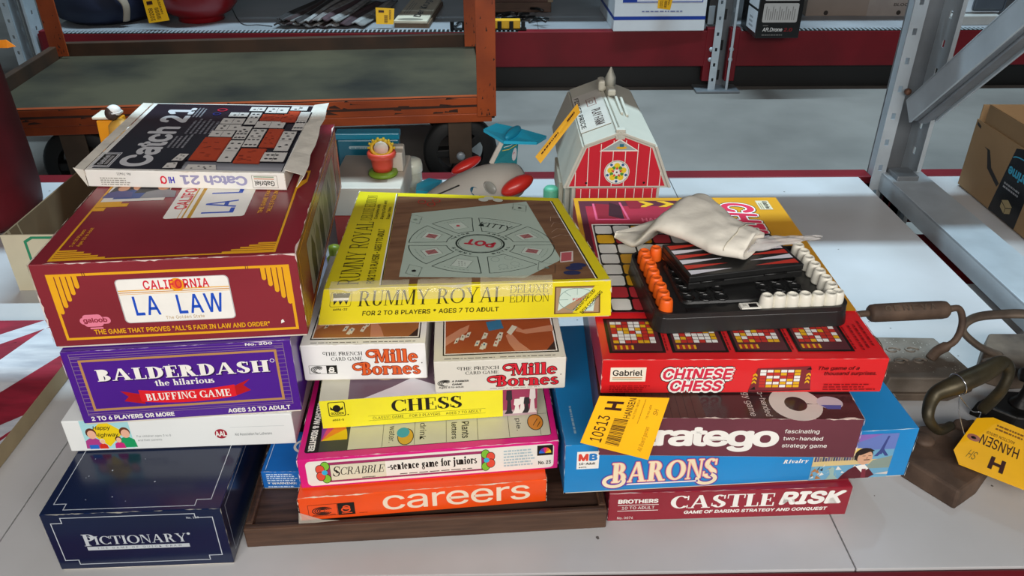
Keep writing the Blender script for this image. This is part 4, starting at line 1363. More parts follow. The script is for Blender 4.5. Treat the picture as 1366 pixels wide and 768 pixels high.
for i in range(7):
    for j in range(8):
        c = (ink('E4E2DC'), ink('D8A020'), ink('B8323A'), ink('E4E2DC'))[rg.randrange(4)] if i else (ink('B8323A') if j in (1,) else ink('E4AE22') if j == 6 else ink('E4E2DC'))
        f.RR(.072 + i * .083, .235 + j * .068, .075, .060, .005, c)
f.T(sans('HAND', .03), .30, .80, .12, .03, ink('D85A6A'))
for i in range(3): f.poly([(.30 + i * .1, .92), (.34 + i * .1, .92), (.385 + i * .1, .945), (.34 + i * .1, .97), (.30 + i * .1, .97), (.345 + i * .1, .945)], ink('E4AE22'))
f.poly([(.26, .91), (.31, .91), (.33, .945), (.31, .975), (.25, .975)], ink('8A1A2A')); f.poly([(.10, .83), (.19, .83), (.19, .94), (.10, .95)], ink('8A1A2A')); f.poly([(.15, .85), (.22, .82), (.22, .93), (.17, .96)], ink('3A121C'))
f.line([(.09, .95), (.09, .82), (.24, .82), (.22, .96)], .004, ink('D85A7A'))
g = sans('CHINESE', .032, .15, 1.0)
f.T(g, .70, .45, .155, .50, ink('F0ECE4'), 270, out=K_, ow=.007); f.T(g, .70, .45, .155, .50, ink('D83252'), 270, out=ink('F0ECE4'), ow=.0052)
f.R(.885, .895, .062, .075, ink('D8CDB0')); f.T(sans('Gabriel', .03), .915, .90, .025, .065, K_, 270); f.words(.892, .9, .02, .06, 2, ink('8A7A50'), 90, 3)
mb.build('lid', r)

# ------------------------------------------------------------------ on the right stack
# black peg game tray
BLK = M('1B1B1B', .38, 0, .15, 12, .12, coat=.1)
BLK2 = M('121212', .3, 0, .1, 12)
TA = Vector((.213, .918, .2793))
ty = math.radians(3.4)
tray = thing('peg_game_tray', 'black plastic peg game tray lying on the bright red box', 'game tray', TA, ty)
TW, TD, TH = .284, .192, .031


def rrect(x0, y0, x1, y1, r, n=6):
    out = []
    for cx, cy, a0 in ((x1 - r, y0 + r, -90), (x1 - r, y1 - r, 0), (x0 + r, y1 - r, 90), (x0 + r, y0 + r, 180)):
        for i in range(n + 1):
            a = math.radians(a0 + 90 * i / n)
            out.append((cx + r * math.cos(a), cy + r * math.sin(a)))
    return out


def ringwall(mb, outer, inner, z0, z1, mat):
    n = len(outer)
    vs = [(x, y, z0) for x, y in outer] + [(x, y, z1) for x, y in outer] + [(x, y, z1) for x, y in inner] + [(x, y, z0) for x, y in inner]
    fs = []
    for i in range(n):
        j = (i + 1) % n
        for k in range(3):
            fs.append([k * n + i, k * n + j, (k + 1) * n + j, (k + 1) * n + i])
    mb.add(vs, fs, mat)


m = MB()
m.prism(rrect(0, 0, TW, TD, .02), 0, .024, BLK, rrect(.003, .003, TW - .003, TD - .003, .019), .0012)
ringwall(m, rrect(.003, .003, TW - .003, TD - .003, .019), rrect(.007, .007, TW - .007, TD - .007, .016), .0235, TH, BLK)
m.build('base', tray)
m = MB()
m.prism(rrect(.047, .036, TW - .047, TD - .036, .012), .0242, .0282, BLK, rrect(.05, .039, TW - .05, TD - .039, .011), .0008)
m.box(.05, .012, .0243, .125, .026, .0256, BLK2, .0006)
m.build('raised_panel', tray)
m = MB()
m.box(.126, .010, .0243, .154, .026, .0305, M('E9E6DC', .4), .0012)
m.box(.138, .013, .0303, .150, .022, .0312, BLK2, .0003)
m.box(.130, .014, .0303, .135, .021, .0312, M('C9C6BC', .5), .0003)
m.build('counter_window', tray)['label'] = 'white plastic counter window'
holes = []
for j in range(5):
    for i in range(3):
        holes.append((.060 + i * .024, .046 + j * .0215))
for j in range(5):
    for i in range(3):
        holes.append((.176 + i * .024, .046 + j * .0215))
for x, y in holes:
    m = MB()
    m.lathe([(.0098, .0002), (.0098, .0022), (.0086, .0026), (.0080, .0016), (.0078, .0003), (0, .0003)], BLK2, (x, y, .0280), seg=18)
    m.build('peg_hole', tray)
ORP = M('F0641A', .42, 0, .06, 30)
WHP = M('E6E2D4', .42, 0, .05, 30)


def peg(name, label, x, y, mat, grp):
    m = MB()
    m.lathe([(0, 0), (.0098, 0), (.0102, .002), (.0098, .010), (.0090, .0185), (.0078, .0212), (.0062, .0222), (.0060, .0208), (0, .0205)], mat, seg=18)
    o = m.build(name)
    o.location = TA + Matrix.Rotation(ty, 3, 'Z') @ Vector((x, y, .0246))
    tag(o, label, 'game peg', grp)


ords = ['first', 'second', 'third', 'fourth', 'fifth', 'sixth', 'seventh', 'eighth', 'ninth', 'tenth']
for i in range(8):
    peg('game_peg', 'orange peg in the left column of the black tray, %s from the front' % ords[i], .0195 + (.0008 * ((i * 7) % 3)), .0195 + i * .0205, ORP, 'orange pegs')
for i in range(3):
    peg('game_peg', 'orange peg in the back row of the black tray, %s from the left corner' % ords[i], .0405 + i * .0215, .172 + (.001 * (i % 2)), ORP, 'orange pegs')
for i in range(7):
    peg('game_peg', 'white peg in the front row of the black tray, %s from the left' % ords[i], .1175 + .047 + i * .0178 - .003, .0165 + .0006 * (i % 2), WHP, 'white pegs') if False else None
xs = [.166 + i * .0215 for i in range(5)]
for i in range(6):
    peg('game_peg', 'white peg in the front row of the black tray, %s from the left' % ords[i], .1685 + i * .0185 - .006, .0185 + .0006 * (i % 2), WHP, 'white pegs')
for i in range(8):
    peg('game_peg', 'white peg in the right column of the black tray, %s from the front' % ords[i], .2665 - .0006 * (i % 2), .0225 + i * .0204, WHP, 'white pegs')

# folding backgammon board lying on the tray
q = [P(918, 384, .313), P(1070, 366, .313)]
bx = (q[1] - q[0]); byaw = math.atan2(bx.y, bx.x); bw = bx.length
bg = thing('backgammon_case', 'small black travel backgammon case with red and white points, on the black tray', 'backgammon set', (q[0].x, q[0].y, .3098), byaw)
bd = .105
m = MB(); m.box(0, 0, 0, bw, bd, .0105, BLK, .0015); m.build('lower_half', bg)
m = MB(); m.box(0, 0, .0112, bw, bd, .021, BLK, .0015)
f = Face(m, (0, 0, .021), (bw, 0, .021), (bw, bd, .021), (0, bd, .021))
RP, WPP = ink('C8392C'), ink('E4E2EA')
for i in range(6):
    y = .06 + i * .15
    for s in (0, 1):
        c = (WPP, RP)[(i + s) % 2]
        a, b = (.03, .40) if s == 0 else (.97, .60)
        f.poly([(a, y), (b, y + .06), (a, y + .12)] if s == 0 else [(a, y), (a, y + .12), (b, y + .06)], c)
m.build('upper_half', bg)
for x in (.2, .75):
    m = MB(); m.tube([(bw * x - .018, -.001, .0108), (bw * x + .018, -.001, .0108)], .0016, BLK2, 8); m.build('hinge', bg)

# canvas pouch with a clear bag sticking out
CAN = M('EAE4D6', .85, 0, .06, 22, .35)
pouch = thing('cloth_pouch', 'crumpled cream canvas pouch lying on the backgammon case', 'pouch', (0, 0, 0))
N, K = 46, 36
rg = random.Random(12)
ph = [rg.uniform(0, 6.28) for _ in range(12)]
p0, p1 = P(819, 309, .300), P(1002, 334, .342)
front = (p1 - p0)
fl = Vector((front.x, front.y, 0)).normalized(); side = Vector((-fl.y, fl.x, 0))
vs, fs = [], []
for i in range(N + 1):
    u = i / N
    c = p0.lerp(p1, u)
    hw = .004 + .070 * (math.sin(min(1, u * 2.4) * math.pi / 2) ** 1.0) * (1 - .48 * max(0, u - .45) / .55)
    th = .004 + .0135 * math.sin(min(1, u * 2.0) * math.pi / 2) * (1 - .1 * u)
    e_ = min(1, max(0, (u - .18) / .22)); zb = .2860 + .0462 * e_ * e_ * (3 - 2 * e_)
    cz = zb + th * .95
    cy = c + side * (.036 * math.sin(min(1, u * 1.25) * math.pi) + .006)
    for k in range(K):
        a = 2 * math.pi * k / K
        x, z = math.cos(a), math.sin(a)
        z = math.copysign(abs(z) ** .8, z)
        wr = .0010 * math.sin(u * 17 + 4 * x + ph[0]) + .0009 * math.sin(u * 34 - 6 * x + ph[1]) * u + .0010 * math.sin(8 * x + u * 7 + ph[2]) + .0007 * abs(math.sin(13 * x - 12 * u + ph[4]))
        rid = .0055 * math.exp(-((x - .15 - .25 * math.sin(u * 4)) / .16) ** 2) * (1 if z > 0 else 0)
        p = cy + side * (x * (hw + wr))
        p.z = max(zb - .001, cz + z * th + (wr * 1.1 if z > 0 else 0) + rid)
        vs.append(p)
for i in range(N):
    for k in range(K):
        k2 = (k + 1) % K
        fs.append([i * K + k, i * K + k2, (i + 1) * K + k2, (i + 1) * K + k])
fs.append(list(range(K)))
# folded mouth
n0 = len(vs)
ctr = sum((Vector(v) for v in vs[N * K:(N + 1) * K]), Vector()) / K
for s, d in ((.86, .001), (.62, -.02), (.3, -.035)):
    for k in range(K):
        v = Vector(vs[N * K + k])
        vs.append(ctr + (v - ctr) * s + fl * d)
for r_ in range(3):
    b0 = N * K if r_ == 0 else n0 + (r_ - 1) * K
    b1 = n0 + r_ * K
    for k in range(K):
        k2 = (k + 1) % K
        fs.append([b0 + k, b0 + k2, b1 + k2, b1 + k])
m = MB(); m.add(vs, fs, CAN, True)
m.build('bag_body', pouch)
seam = [Vector(vs[int(N * .90) * K + k]) + Vector((0, 0, .0006)) for k in range(0, K // 2 + 1)]
m = MB(); m.tube(seam, .0007, M('C4BCA8', .9), 6); m.build('hem', pouch)
CLR = M('E8E4E0', .12, 0, .05, 40, .5, alpha=.5)
m = MB()
e0, e1 = ctr + fl * .002, P(1096, 317, .332)
n, w = 22, 10
vs, fs = [], []
for i in range(n + 1):
    u = i / n
    c = e0.lerp(e1, u)
    hw = .030 * (1 - u * .80) * (1 + .15 * math.sin(u * 9)) + .001
    for k in range(w + 1):
        x = -1 + 2 * k / w
        vs.append(c + side * x * hw + Vector((0, 0, .008 * (1 - u) * (1 - x * x) + .0014 * math.sin(11 * x + 7 * u) + .0012 * math.sin(17 * u + 6 * x) + .002 * math.sin(u * 3))))
for i in range(n):
    for k in range(w):
        a = i * (w + 1) + k
        fs.append([a, a + 1, a + w + 2, a + w + 1])
m.add(vs, fs, CLR, True)
o = m.build('plastic_bag')
o.modifiers.new('film', 'SOLIDIFY').thickness = .0004
tag(o, 'crumpled clear plastic bag sticking out of the cream pouch', 'plastic bag')

# auction tag hanging in front of the right stack
TAGY = M('FBBA0C', .45, 0, .04, 20)


def logo(f, x, y, w, h, mat, rot):
    """square H mark of the tag"""
    f.T(([(0, 0), (.28, 0), (.28, .38), (.72, .38), (.72, 0), (1, 0), (1, 1), (.72, 1), (.72, .62), (.28, .62), (.28, 1), (0, 1)], [[0, 1, 2, 9 - 0, 10, 11][:0] or [0, 1, 2, 9, 10, 11], [2, 3, 8, 9], [3, 4, 5, 6, 7, 8]]), x, y, w, h, mat, rot)


q = [PY(774, 590, .786), PY(864.5, 613, .784), None, PY(799.6, 528, .797)]
pn = (q[1] - q[0]).cross(q[3] - q[0])
ry_ = PY(893, 530.5, 1.0) - Vector((0, 0, CAM_H))
q[2] = Vector((0, 0, CAM_H)) + ry_ * ((q[0] - Vector((0, 0, CAM_H))).dot(pn) / ry_.dot(pn))
m = MB()
n = Vector((0, -.0006, .0001))
m.hexa([q[0] + n, q[1] + n, q[0] - n, q[1] - n, q[3] + n, q[2] + n, q[3] - n, q[2] - n], TAGY, 0)
f = Face(m, q[0] + n, q[1] + n, q[2] + n, q[3] + n)
BR_ = ink('3A1A14')
f.T(sans('10513', .005), .10, .10, .17, .52, BR_, 90)
rg = random.Random(3)
y = .10
while y < .60:
    hh = rg.choice((.006, .010, .016)); f.R(.33, y, .20, hh, BR_); y += hh + rg.choice((.006, .010, .014))
logo(f, .14, .74, .24, .17, BR_, 90)
f.T(sans('HANSEN', .008), .44, .62, .10, .36, BR_, 90)
f.T(sans('AUCTION GROUP', 0, 0, 1.2), .57, .62, .03, .34, ink('6A3A14'), 90)
f.T(sans('www.hansenauctiongroup.com'), .66, .55, .025, .42, ink('6A3A14'), 90); f.T(sans('715-962-4059'), .76, .64, .03, .24, ink('6A3A14'), 90)
f.T(sans('All Board games', 0, .3), .80, .10, .08, .42, ink('A8741A'), 90); f.T(sans('SH', 0, .3), .84, .72, .07, .1, ink('8A5A1A'), 90)
tag(m.build('auction_tag'), 'orange auction tag numbered 10513 hanging in front of the plum box', 'tag')

# ------------------------------------------------------------------ flat irons
IRON = M('4A3E36', .62, .35, 0, 16, .5, hex2='6E6052', detail=8)
IRONR = M('6A5546', .7, .25, 0, 14, .5, hex2='46362C', detail=8)
IRONB = M('191817', .4, .5, .2, 14, .3)
IRONG = M('5E5448', .62, .3, 0, 14, .55, hex2='80756A', detail=8)


def smooth(pts, n=6):
    pts = [Vector(p) for p in pts]
    out = []
    for i in range(len(pts) - 1):
        a, b, c, d = pts[max(i - 1, 0)], pts[i], pts[i + 1], pts[min(i + 2, len(pts) - 1)]
        for k in range(n):
            t = k / n
            out.append(.5 * ((2 * b) + (c - a) * t + (2 * a - 5 * b + 4 * c - d) * t * t + (3 * b - 3 * c + d - a) * t ** 3))
    out.append(pts[-1])
    return out


# crimping iron with roller handle
ir = thing('fluting_iron', 'rusty crimping iron with a grooved plate and lettered roller handle, at the back', 'iron', (.76, 1.18, .0004), 0, 'old irons')
o_ = Vector((.76, 1.18, 0))
pl = [P(1181, 516, .002), P(1254, 533, .002), P(1308, 520, .002), P(1270, 474, .046), P(1254, 443, .046), P(1166, 449, .046)]
base = [(-.082, -.068), (.04, -.072), (.098, -.045), (.078, .072), (-.058, .078), (-.088, .02)]
m = MB(); m.prism(base, 0, .016, IRON, None, .002); m.prism([(x * .97, y * .95) for x, y in base], .0155, .046, IRONG, [(x * .86, y * .88) for x, y in base], .003); m.build('base', ir)
m = MB()
rg = random.Random(4)
for k in range(4):
    c = (-.03 + .035 * (k % 2), -.012 + .035 * (k // 2))
    m.tube([(c[0] + .014 * math.cos(t * .7) * (1 - t * .07), c[1] + .010 * math.sin(t * .7) * (1 - t * .07), .0463) for t in range(10)], .0026, IRONG, 7)
m.build('scroll_relief', ir)
m = MB()
for i in range(110):
    a_, b_, r_ = rg.uniform(-.07, .07), rg.uniform(-.05, .06), rg.uniform(.0004, .0011)
    m.add([(a_ + r_ * math.cos(t), b_ + r_ * math.sin(t) * rg.uniform(.6, 1.3), .0464) for t in (0, 1.05, 2.1, 3.14, 4.2, 5.25)], [[0, 1, 2, 3, 4, 5]], M('B8B0A4', .8))
o = m.build('dust_specks', ir); o['kind'] = 'stuff'
pa, pb = P(1159, 418, .138) - o_, P(1264, 413, .138) - o_
m = MB()
ax = (pb - pa)
m.lathe([(0, 0), (.012, 0), (.0155, .004), (.0165, .012), (.0168, ax.length * .5), (.0165, ax.length - .012), (.0155, ax.length - .004), (.012, ax.length), (0, ax.length)], IRONR, pa, ax, 22)
axn = ax.normalized(); upv = Vector((0, -.55, .83)); upv = (upv - axn * upv.dot(axn)).normalized()
fc = pa + axn * .022 + upv * .0168
sd_ = axn.cross(upv) * -1
for i, ch in enumerate('GENEVA'):
    g = sans(ch, .02)
    a = fc + axn * (i * .0165)
    m.add([a + axn * (u * .012) + upv.cross(axn) * ((v - .5) * .012) + upv * .0009 for u, v in g[0]], g[1], IRON)
m.build('roller_handle', ir)
m = MB()
m.tube(smooth([pa + axn * -.0, pa - axn * .028 + Vector((0, 0, -.004)), pa - axn * .050 + Vector((0, .0, -.03)), Vector((-.075, .02, .075)), Vector((-.055, .012, .044))]), .0062, IRONR, 10)
m.build('handle_rod', ir)
m = MB()
m.tube(smooth([pb, pb + axn * .022, pb + axn * .030 + Vector((0, -.01, -.026)), Vector((.062, -.005, .085)), Vector((.040, .0, .060)), Vector((.030, -.002, .044))]), [.0062] * 21 + [.0095] * 10, IRONR, 10)
m.build('handle_rod', ir)

# front iron with thick wrought handle
ic = thing('flat_iron', 'brown pointed flat iron nearest the front, with thick curled handle and wire', 'iron', (.70, .95, .0004), 0, 'old irons')
o_ = Vector((.70, .95, 0))
out = [(-.018, -.100), (.030, -.070), (.072, -.030), (.098, .075), (-.042, .052), (-.074, -.020)]
m = MB(); m.prism(out, 0, .034, IRONR, [(x * .95, y * .95) for x, y in out], .004); m.build('base', ic)
m = MB()
m.lathe([(0, .0), (.017, 0), (.016, .006), (.011, .010), (0, .010)], IRONR, (-.018, .018, .0325)); m.build('handle_socket', ic); m = MB(); m.lathe([(0, .0), (.015, 0), (.013, .006), (.009, .010), (0, .010)], IRONR, (.062, .052, .0325))
m.build('handle_socket', ic)
hp = [P(1268, 568, .050), P(1252, 574, .060), P(1238, 556, .088), P(1246, 528, .112), P(1274, 514, .130), P(1312, 497, .142), P(1336, 484, .146), P(1346, 494, .134), P(1336, 520, .100), P(1310, 547, .048)]
hp = [p - o_ for p in hp]
hp = [Vector((p.x, p.y, max(p.z, .04))) for p in hp]
m = MB()
pts = smooth(hp, 6)
rad = []
for i in range(len(pts)):
    u = i / (len(pts) - 1)
    rad.append(.0075 + .0085 * math.exp(-((u - .5) / .2) ** 2) + .002 * math.exp(-((u - .95) / .1) ** 2))
m.tube(pts, rad, M('2E2A20', .45, .55, 0, 16, .3, hex2='4E4632'), 14)
hd_ = m.build('handle', ic); hd_['label'] = 'thick curved wrought handle'
c = Vector(hp[4]).lerp(hp[5], .1)
WIRE = M('C9CCD0', .2, .9, .05)
m = MB()
t = (hp[5] - hp[4]).normalized(); a = t.orthogonal().normalized(); b = t.cross(a)
m.tube([c + (a * math.cos(x) + b * math.sin(x)) * .0172 for x in [i * math.pi / 12 for i in range(24)]], .0010, WIRE, 7, closed=True)
we = P(1287, 582, .052) - o_
m.tube(smooth([c - Vector((0, .012, .012)), c * .5 + we * .5 + Vector((-.006, -.004, 0)), we, we + Vector((.004, .002, 0))]), .0009, WIRE, 7)
m.tube(smooth([we + Vector((.004, .002, 0)), P(1308, 552, .062) - o_, P(1296, 548, .068) - o_, c - Vector((0, .010, .014))]), .0009, WIRE, 7)
m.build('wire_loop', hd_)['label'] = 'twisted silver wire around the handle'

# auction tag on the irons
qz = [(1279, 619, .052), (1366 + 58, 676, .052), (1366 + 58, 596, .064), (1325, 557, .064), (1303, 557.5, .063), (1272, 600, .055)]
pp = [P(*a) for a in qz]
m = MB()
nn = (pp[1] - pp[0]).cross(pp[3] - pp[0]).normalized() * .0005
m.add([p + nn for p in pp] + [p - nn for p in pp], [list(range(6)), [11, 10, 9, 8, 7, 6]] + [[i, i + 6, (i + 1) % 6 + 6, (i + 1) % 6] for i in range(6)], TAGY)
# face whose reading direction runs from the far right end towards the hole
fo = P(1288.5, 545, .0635)
f = Face(m, P(1366 + 58, 596, .064), P(1300, 546.4, .0642), P(1254, 612.6, .052), P(1366 + 58, 690, .050), base=.0008)
hc = (.86, .46)
f.circ(hc[0], hc[1], .0085, ink('A86A5A')); f.circ(hc[0], hc[1], .0034, K_)
f.T(sans('HANSEN', .006), .44, .34, .36, .17, BR_); f.T(sans('AUCTION GROUP', 0, 0, 1.1), .50, .26, .28, .05, ink('6A3A14'))
f.words(.44, .10, .34, .12, 2, ink('8A5A1A'), seed=4)
logo(f, .52, .62, .13, .20, BR_, 0)
f.T(sans('104', .01), .10, .55, .22, .26, BR_); f.T(sans('SH', 0, .3), .76, .66, .08, .14, ink('8A6A2A'))
tag(m.build('auction_tag'), 'orange auction tag with punched hole, wired to the front iron', 'tag')

# iron with flat strap handle behind, and black iron at the edge of the frame
ib = thing('flat_iron', 'brown flat iron with a wide strap handle, behind the front iron', 'iron', (.98, 1.20, .0004), 0, 'old irons')
o_ = Vector((.98, 1.20, 0))
out = [(-.105, -.03), (-.06, -.062), (.055, -.055), (.062, .06), (-.04, .062)]
m = MB(); m.prism(out, 0, .045, IRON, [(x * .95, y * .94) for x, y in out], .004); m.build('base', ib)
hb = [P(1334, 474, .040), P(1306, 462, .060), P(1284, 440, .090), P(1300, 424, .118), P(1340, 419, .140), P(1375, 420, .148), P(1396, 430, .130), P(1398, 450, .09), P(1390, 468, .044)]
m = MB(); m.tube(smooth([p - o_ for p in hb]), .0105, IRON, 14, flat=.62); m.build('handle', ib)
id_ = thing('flat_iron', 'glossy black flat iron with black wooden grip, at the right edge', 'iron', (.94, 1.055, .0004), math.radians(-8), 'old irons')
out = [(-.125, .0), (-.07, -.04), (.09, -.045), (.09, .045), (-.07, .04)]
m = MB(); m.prism(out, 0, .03, IRONB, [(x * .93, y * .93) for x, y in out], .004); m.build('base', id_)
m = MB()
m.lathe([(0, 0), (.020, 0), (.019, .004), (.010, .016), (.007, .035), (.008, .058), (0, .06)], IRONB, (-.045, .0, .029), seg=20); m.build('handle_post', id_); m = MB()
m.lathe([(0, 0), (.018, 0), (.017, .004), (.009, .016), (.007, .035), (.008, .058), (0, .06)], IRONB, (.07, .0, .029), seg=20); m.build('handle_post', id_)
m = MB(); m.lathe([(0, -.005), (.011, -.004), (.0145, .008), (.0165, .04), (.017, .08), (.0145, .13), (.011, .142), (0, .143)], IRONB, (-.06, .0, .092), (1, 0, 0), 20); m.build('grip', id_)

# ------------------------------------------------------------------ left side of the shelf
# open cardboard box
CARD = M('6E5A40', .8, 0, .10, 9, .1)
CARDL = M('CFC5A8', .75, 0, .07, 9, .1)
cb = thing('cardboard_box', 'open tan cardboard box with green printed outline, behind the left stack', 'box', (-1.058, 1.529, .0004))
wB, dB, hB, tB = .40, .44, .137, .004
m = MB(); m.box(tB, tB, 0, wB - tB, dB - tB, tB, CARD, 0); m.build('bottom_panel', cb)
for nm, a in (('side_panel', (0, 0, tB, dB)), ('side_panel', (wB - tB, 0, wB, dB)), ('end_panel', (tB, 0, wB - tB, tB)), ('end_panel', (tB, dB - tB, wB - tB, dB))):
    m = MB(); m.box(a[0], a[1], 0, a[2], a[3], hB, CARD, .0006)
    if a[1] == 0 and nm == 'end_panel':
        f = Face(m, (-.004, 0, 0), (wB, 0, 0), (wB, 0, hB), (-.004, 0, hB))
        f.R(0, 0, 1, 1, CARDL); GRN = ink('2E8A62')
        f.line([(.95, .95), (.16, .95), (.12, .88), (.12, .12), (.16, .07), (.95, .07)], .006, GRN); f.words(.3, .5, .3, .1, 1, ink('8A8064'), seed=3)
    if a[0] == 0 and nm == 'side_panel':
        f = Face(m, (tB, 0, 0), (tB, dB, 0), (tB, dB, hB), (tB, 0, hB)); f.poly([(.06, .6), (.08, .6), (.05, 1), (.03, 1)], ink('A8977A')); f.poly([(.15, .55), (.16, .55), (.13, 1), (.12, 1)], ink('A8977A'))
    m.build(nm, cb)

# painted board
BRED = M('9C1E36', .6, 0, 0, 5, .2, hex2='7A1428', stretch=(2, 7, 2), detail=7)
BWHT = M('D0D2D6', .6, 0, 0, 6, .2, hex2='AEB2BA', stretch=(2, 9, 2), detail=8)
TANW = M('A08F6E', .7, 0, .12, 12, .2)
pb_ = thing('painted_board', 'wooden board painted red with white diagonal stripes, at the front left', 'board', (0, 0, 0))
m = MB(); x0, x1, y0, y1, zt = -1.45, -.806, .60, 1.355, .033
m.box(x0, y0, .0004, x1, y1, zt, TANW, .001)
f = Face(m, (x0, y0, zt), (x1, y0, zt), (x1, y1, zt), (x0, y1, zt))
f.R(0, 0, 1, 1, BRED)


def onb(u, v):
    p = P(u, v, zt)
    return ((p.x - x0) / (x1 - x0), (p.y - y0) / (y1 - y0))


def cut(pts):
    return [(min(1, max(0, a)), min(1, max(0, b))) for a, b in pts]


for pts in (((-40, 473), (-40, 459), (60, 427), (66, 436)), ((-40, 548), (-40, 508), (60, 438), (120, 430), (100, 462)), ((-40, 610), (-40, 584), (36, 554), (20, 574)), ((-40, 640), (-40, 617), (13, 582), (2, 595))):
    f.poly(cut([onb(*p) for p in pts]), BWHT)
rg = random.Random(6)
for i in range(14):
    a, b = rg.random(), rg.uniform(.4, 1)
    f.poly([(a, b), (a + .015, b + .004 * rg.random()), (a + .014, b + .006)][:3], ink(('5A1020', 'C8CAD0', '3A3A40')[i % 3], .7))
m.build('panel', pb_)
m = MB(); m.box(x0 + .02, y0 + .02, .0004, x1 - .035, y1 - .02, .005, TANW, 0); m.build('back_batten', pb_)

# dark red vessel
VR = M('6E1420', .6, 0, 0, 6, .25, hex2='520C16', detail=7)
m = MB()
m.lathe([(0, .0), (.16, .0), (.185, .006), (.198, .022), (.203, .06), (.204, .14), (.201, .30), (.196, .48), (.188, .66), (.184, .78), (.170, .80), (0, .805)], VR, (0, 0, 0), seg=56)
o = m.build('drum', None, (-1.405, 1.90, .0004)); tag(o, 'tall scuffed matt dark red drum at the left edge', 'drum')
q = [PY(-10, 54, 1.80), PY(8, 53, 1.79), PY(21, 62, 1.785), PY(10, 64, 1.785), PY(-10, 64, 1.80)]
m = MB(); m.add(q + [p + Vector((0, .001, 0)) for p in q], [[4, 3, 2, 1, 0], [5, 6, 7, 8, 9]] + [[i, (i + 1) % 5, (i + 1) % 5 + 5, i + 5] for i in range(5)], M('E88A1A', .5))
tag(m.build('paper_tag'), 'small orange paper tag by the dark red drum', 'tag')

# toy tower with a seated peg figure
m = MB()
YT = M('E89A18', .4, 0, .06, 12)
yb = PY(143, 190, 1.76); yt = PY(146, 157, 1.76)
m.prism([(-.034, -.03), (.034, -.03), (.034, .03), (-.034, .03)], 0, yt.z - .0042, YT, [(-.021, -.022), (.026, -.022), (.026, .022), (-.021, .022)], .002)
m.box(-.026, -.028, yt.z, .024, .024, yt.z + .006, M('E6DFCC', .5), .002)
m.box(.012, -.112, yt.z - .087, .090, -.028, yt.z - .0771, YT, .002)
m.box(.020, -.104, 0, .034, -.030, yt.z - .0868, YT, .002)
tw = m.build('toy_tower', None, (yt.x, 1.76, .0046)); tag(tw, 'tall yellow plastic toy tower behind the left stack', 'toy')
fg = thing('toy_figure', 'small tan toy figure with white cap by the yellow tower', 'toy figure', (yt.x + .052, 1.690, .0046))
TNN = M('C9963C', .5, 0, .08, 20)
zf = PY(155, 148, 1.69).z - .085
m = MB(); m.lathe([(0, zf - .03), (.017, zf - .03), (.021, zf - .01), (.024, zf + .01), (.025, zf + .03), (.022, zf + .05), (.012, zf + .060), (0, zf + .062)], TNN, seg=20)
m.build('body', fg)
m = MB(); m.ell((-.008, -.004, zf + .076), .014, .014, .015, M('3A2A22', .5)); m.build('head', fg)
m = MB(); m.ell((-.004, .0, zf + .081), .0150, .0150, .013, M('E6E4E0', .4)); m.lathe([(0, 0), (.0165, 0), (.0165, .002), (0, .003)], M('E6E4E0', .4), (-.004, .0, zf + .078)); m.build('cap', fg)
m = MB(); m.tube(smooth([(.02, -.01, zf + .045), (.04, -.02, zf + .03), (.052, -.03, zf + .032)]), .006, M('EDEAE4', .5)); m.tube(smooth([(-.01, -.022, zf + .02), (-.022, -.034, zf + .0), (-.03, -.03, zf - .012)]), .007, M('3A2418', .5)); m.build('arm', fg)

# ------------------------------------------------------------------ toys behind the boxes
TEAL = M('1E8AA8', .3, 0, .08, 8, coat=.2)
q0, q1 = PY(448, 181, 1.98), PY(531, 181, 1.98)
tc_ = thing('plastic_case', 'teal blue plastic case standing behind the beige toy', 'case', (q0.x, 1.98, .0004))
w_ = q1.x - q0.x
m = MB(); m.box(0, 0, 0, w_, .034, q0.z - .012, M('1B6E86', .25, 0, .1, 8, coat=.3), .004)
f = Face(m, (0, 0, 0), (w_, 0, 0), (w_, 0, q0.z - .012), (0, 0, q0.z - .012)); f.RR(.19, .86, .58, .045, .003, ink('BFD6DC')); f.T(sans('SHELL ENERGY', .01, 0, 1.2), .22, .868, .52, .026, ink('3A8AA0')) if False else f.words(.22, .868, .52, .03, 1, ink('5A9AAC'), seed=2, ragged=False)
m.build('body', tc_)
m = MB(); m.box(-.003, -.003, q0.z - .0115, w_ + .003, .037, q0.z + .006, TEAL, .003); m.build('lid', tc_)

BEI = M('CFC4B4', .5, 0, .06, 10)
BEID = M('A8998A', .5, 0, .06, 10)
a0, a1 = PY(455, 247, 1.72), PY(535, 256, 1.72)
zt_ = PY(500, 251, 1.72).z
bw_ = a1.x - a0.x + .03
bt = thing('toy_stove', 'beige toy block with a red pot knob and yellow gear, behind the yellow box', 'toy', (a0.x - .03, 1.72, .0004), math.radians(-1))
m = MB(); m.box(0, 0, .085, bw_, .215, zt_, BEI, .004); f = Face(m, (0, 0, zt_), (bw_, 0, zt_), (bw_, .215, zt_), (0, .215, zt_)); f.R(.02, .17, .76, .8, BEID); m.build('body', bt)
m = MB(); m.box(.004, .004, 0, bw_ * .58, .21, .0845, M('B8382C', .5, 0, .08, 9), .003); m.build('base', bt)['label'] = 'red base'
m = MB(); m.box(bw_ * .50, .128, zt_ + .0004, bw_ * .97, .150, zt_ + .055, BEI, .003); m.box(bw_ * .80, .10, zt_ + .0004, bw_ * .97, .128, zt_ + .05, BEI, .003)
for k in range(4): m.tube([(bw_ * (.52 + .02 * k), .124, zt_ + .001), (bw_ * (.52 + .02 * k), .124, zt_ + .04)], .003, BEI, 8)
m.build('backsplash', bt)
kx, ky = bw_ * .69, .085
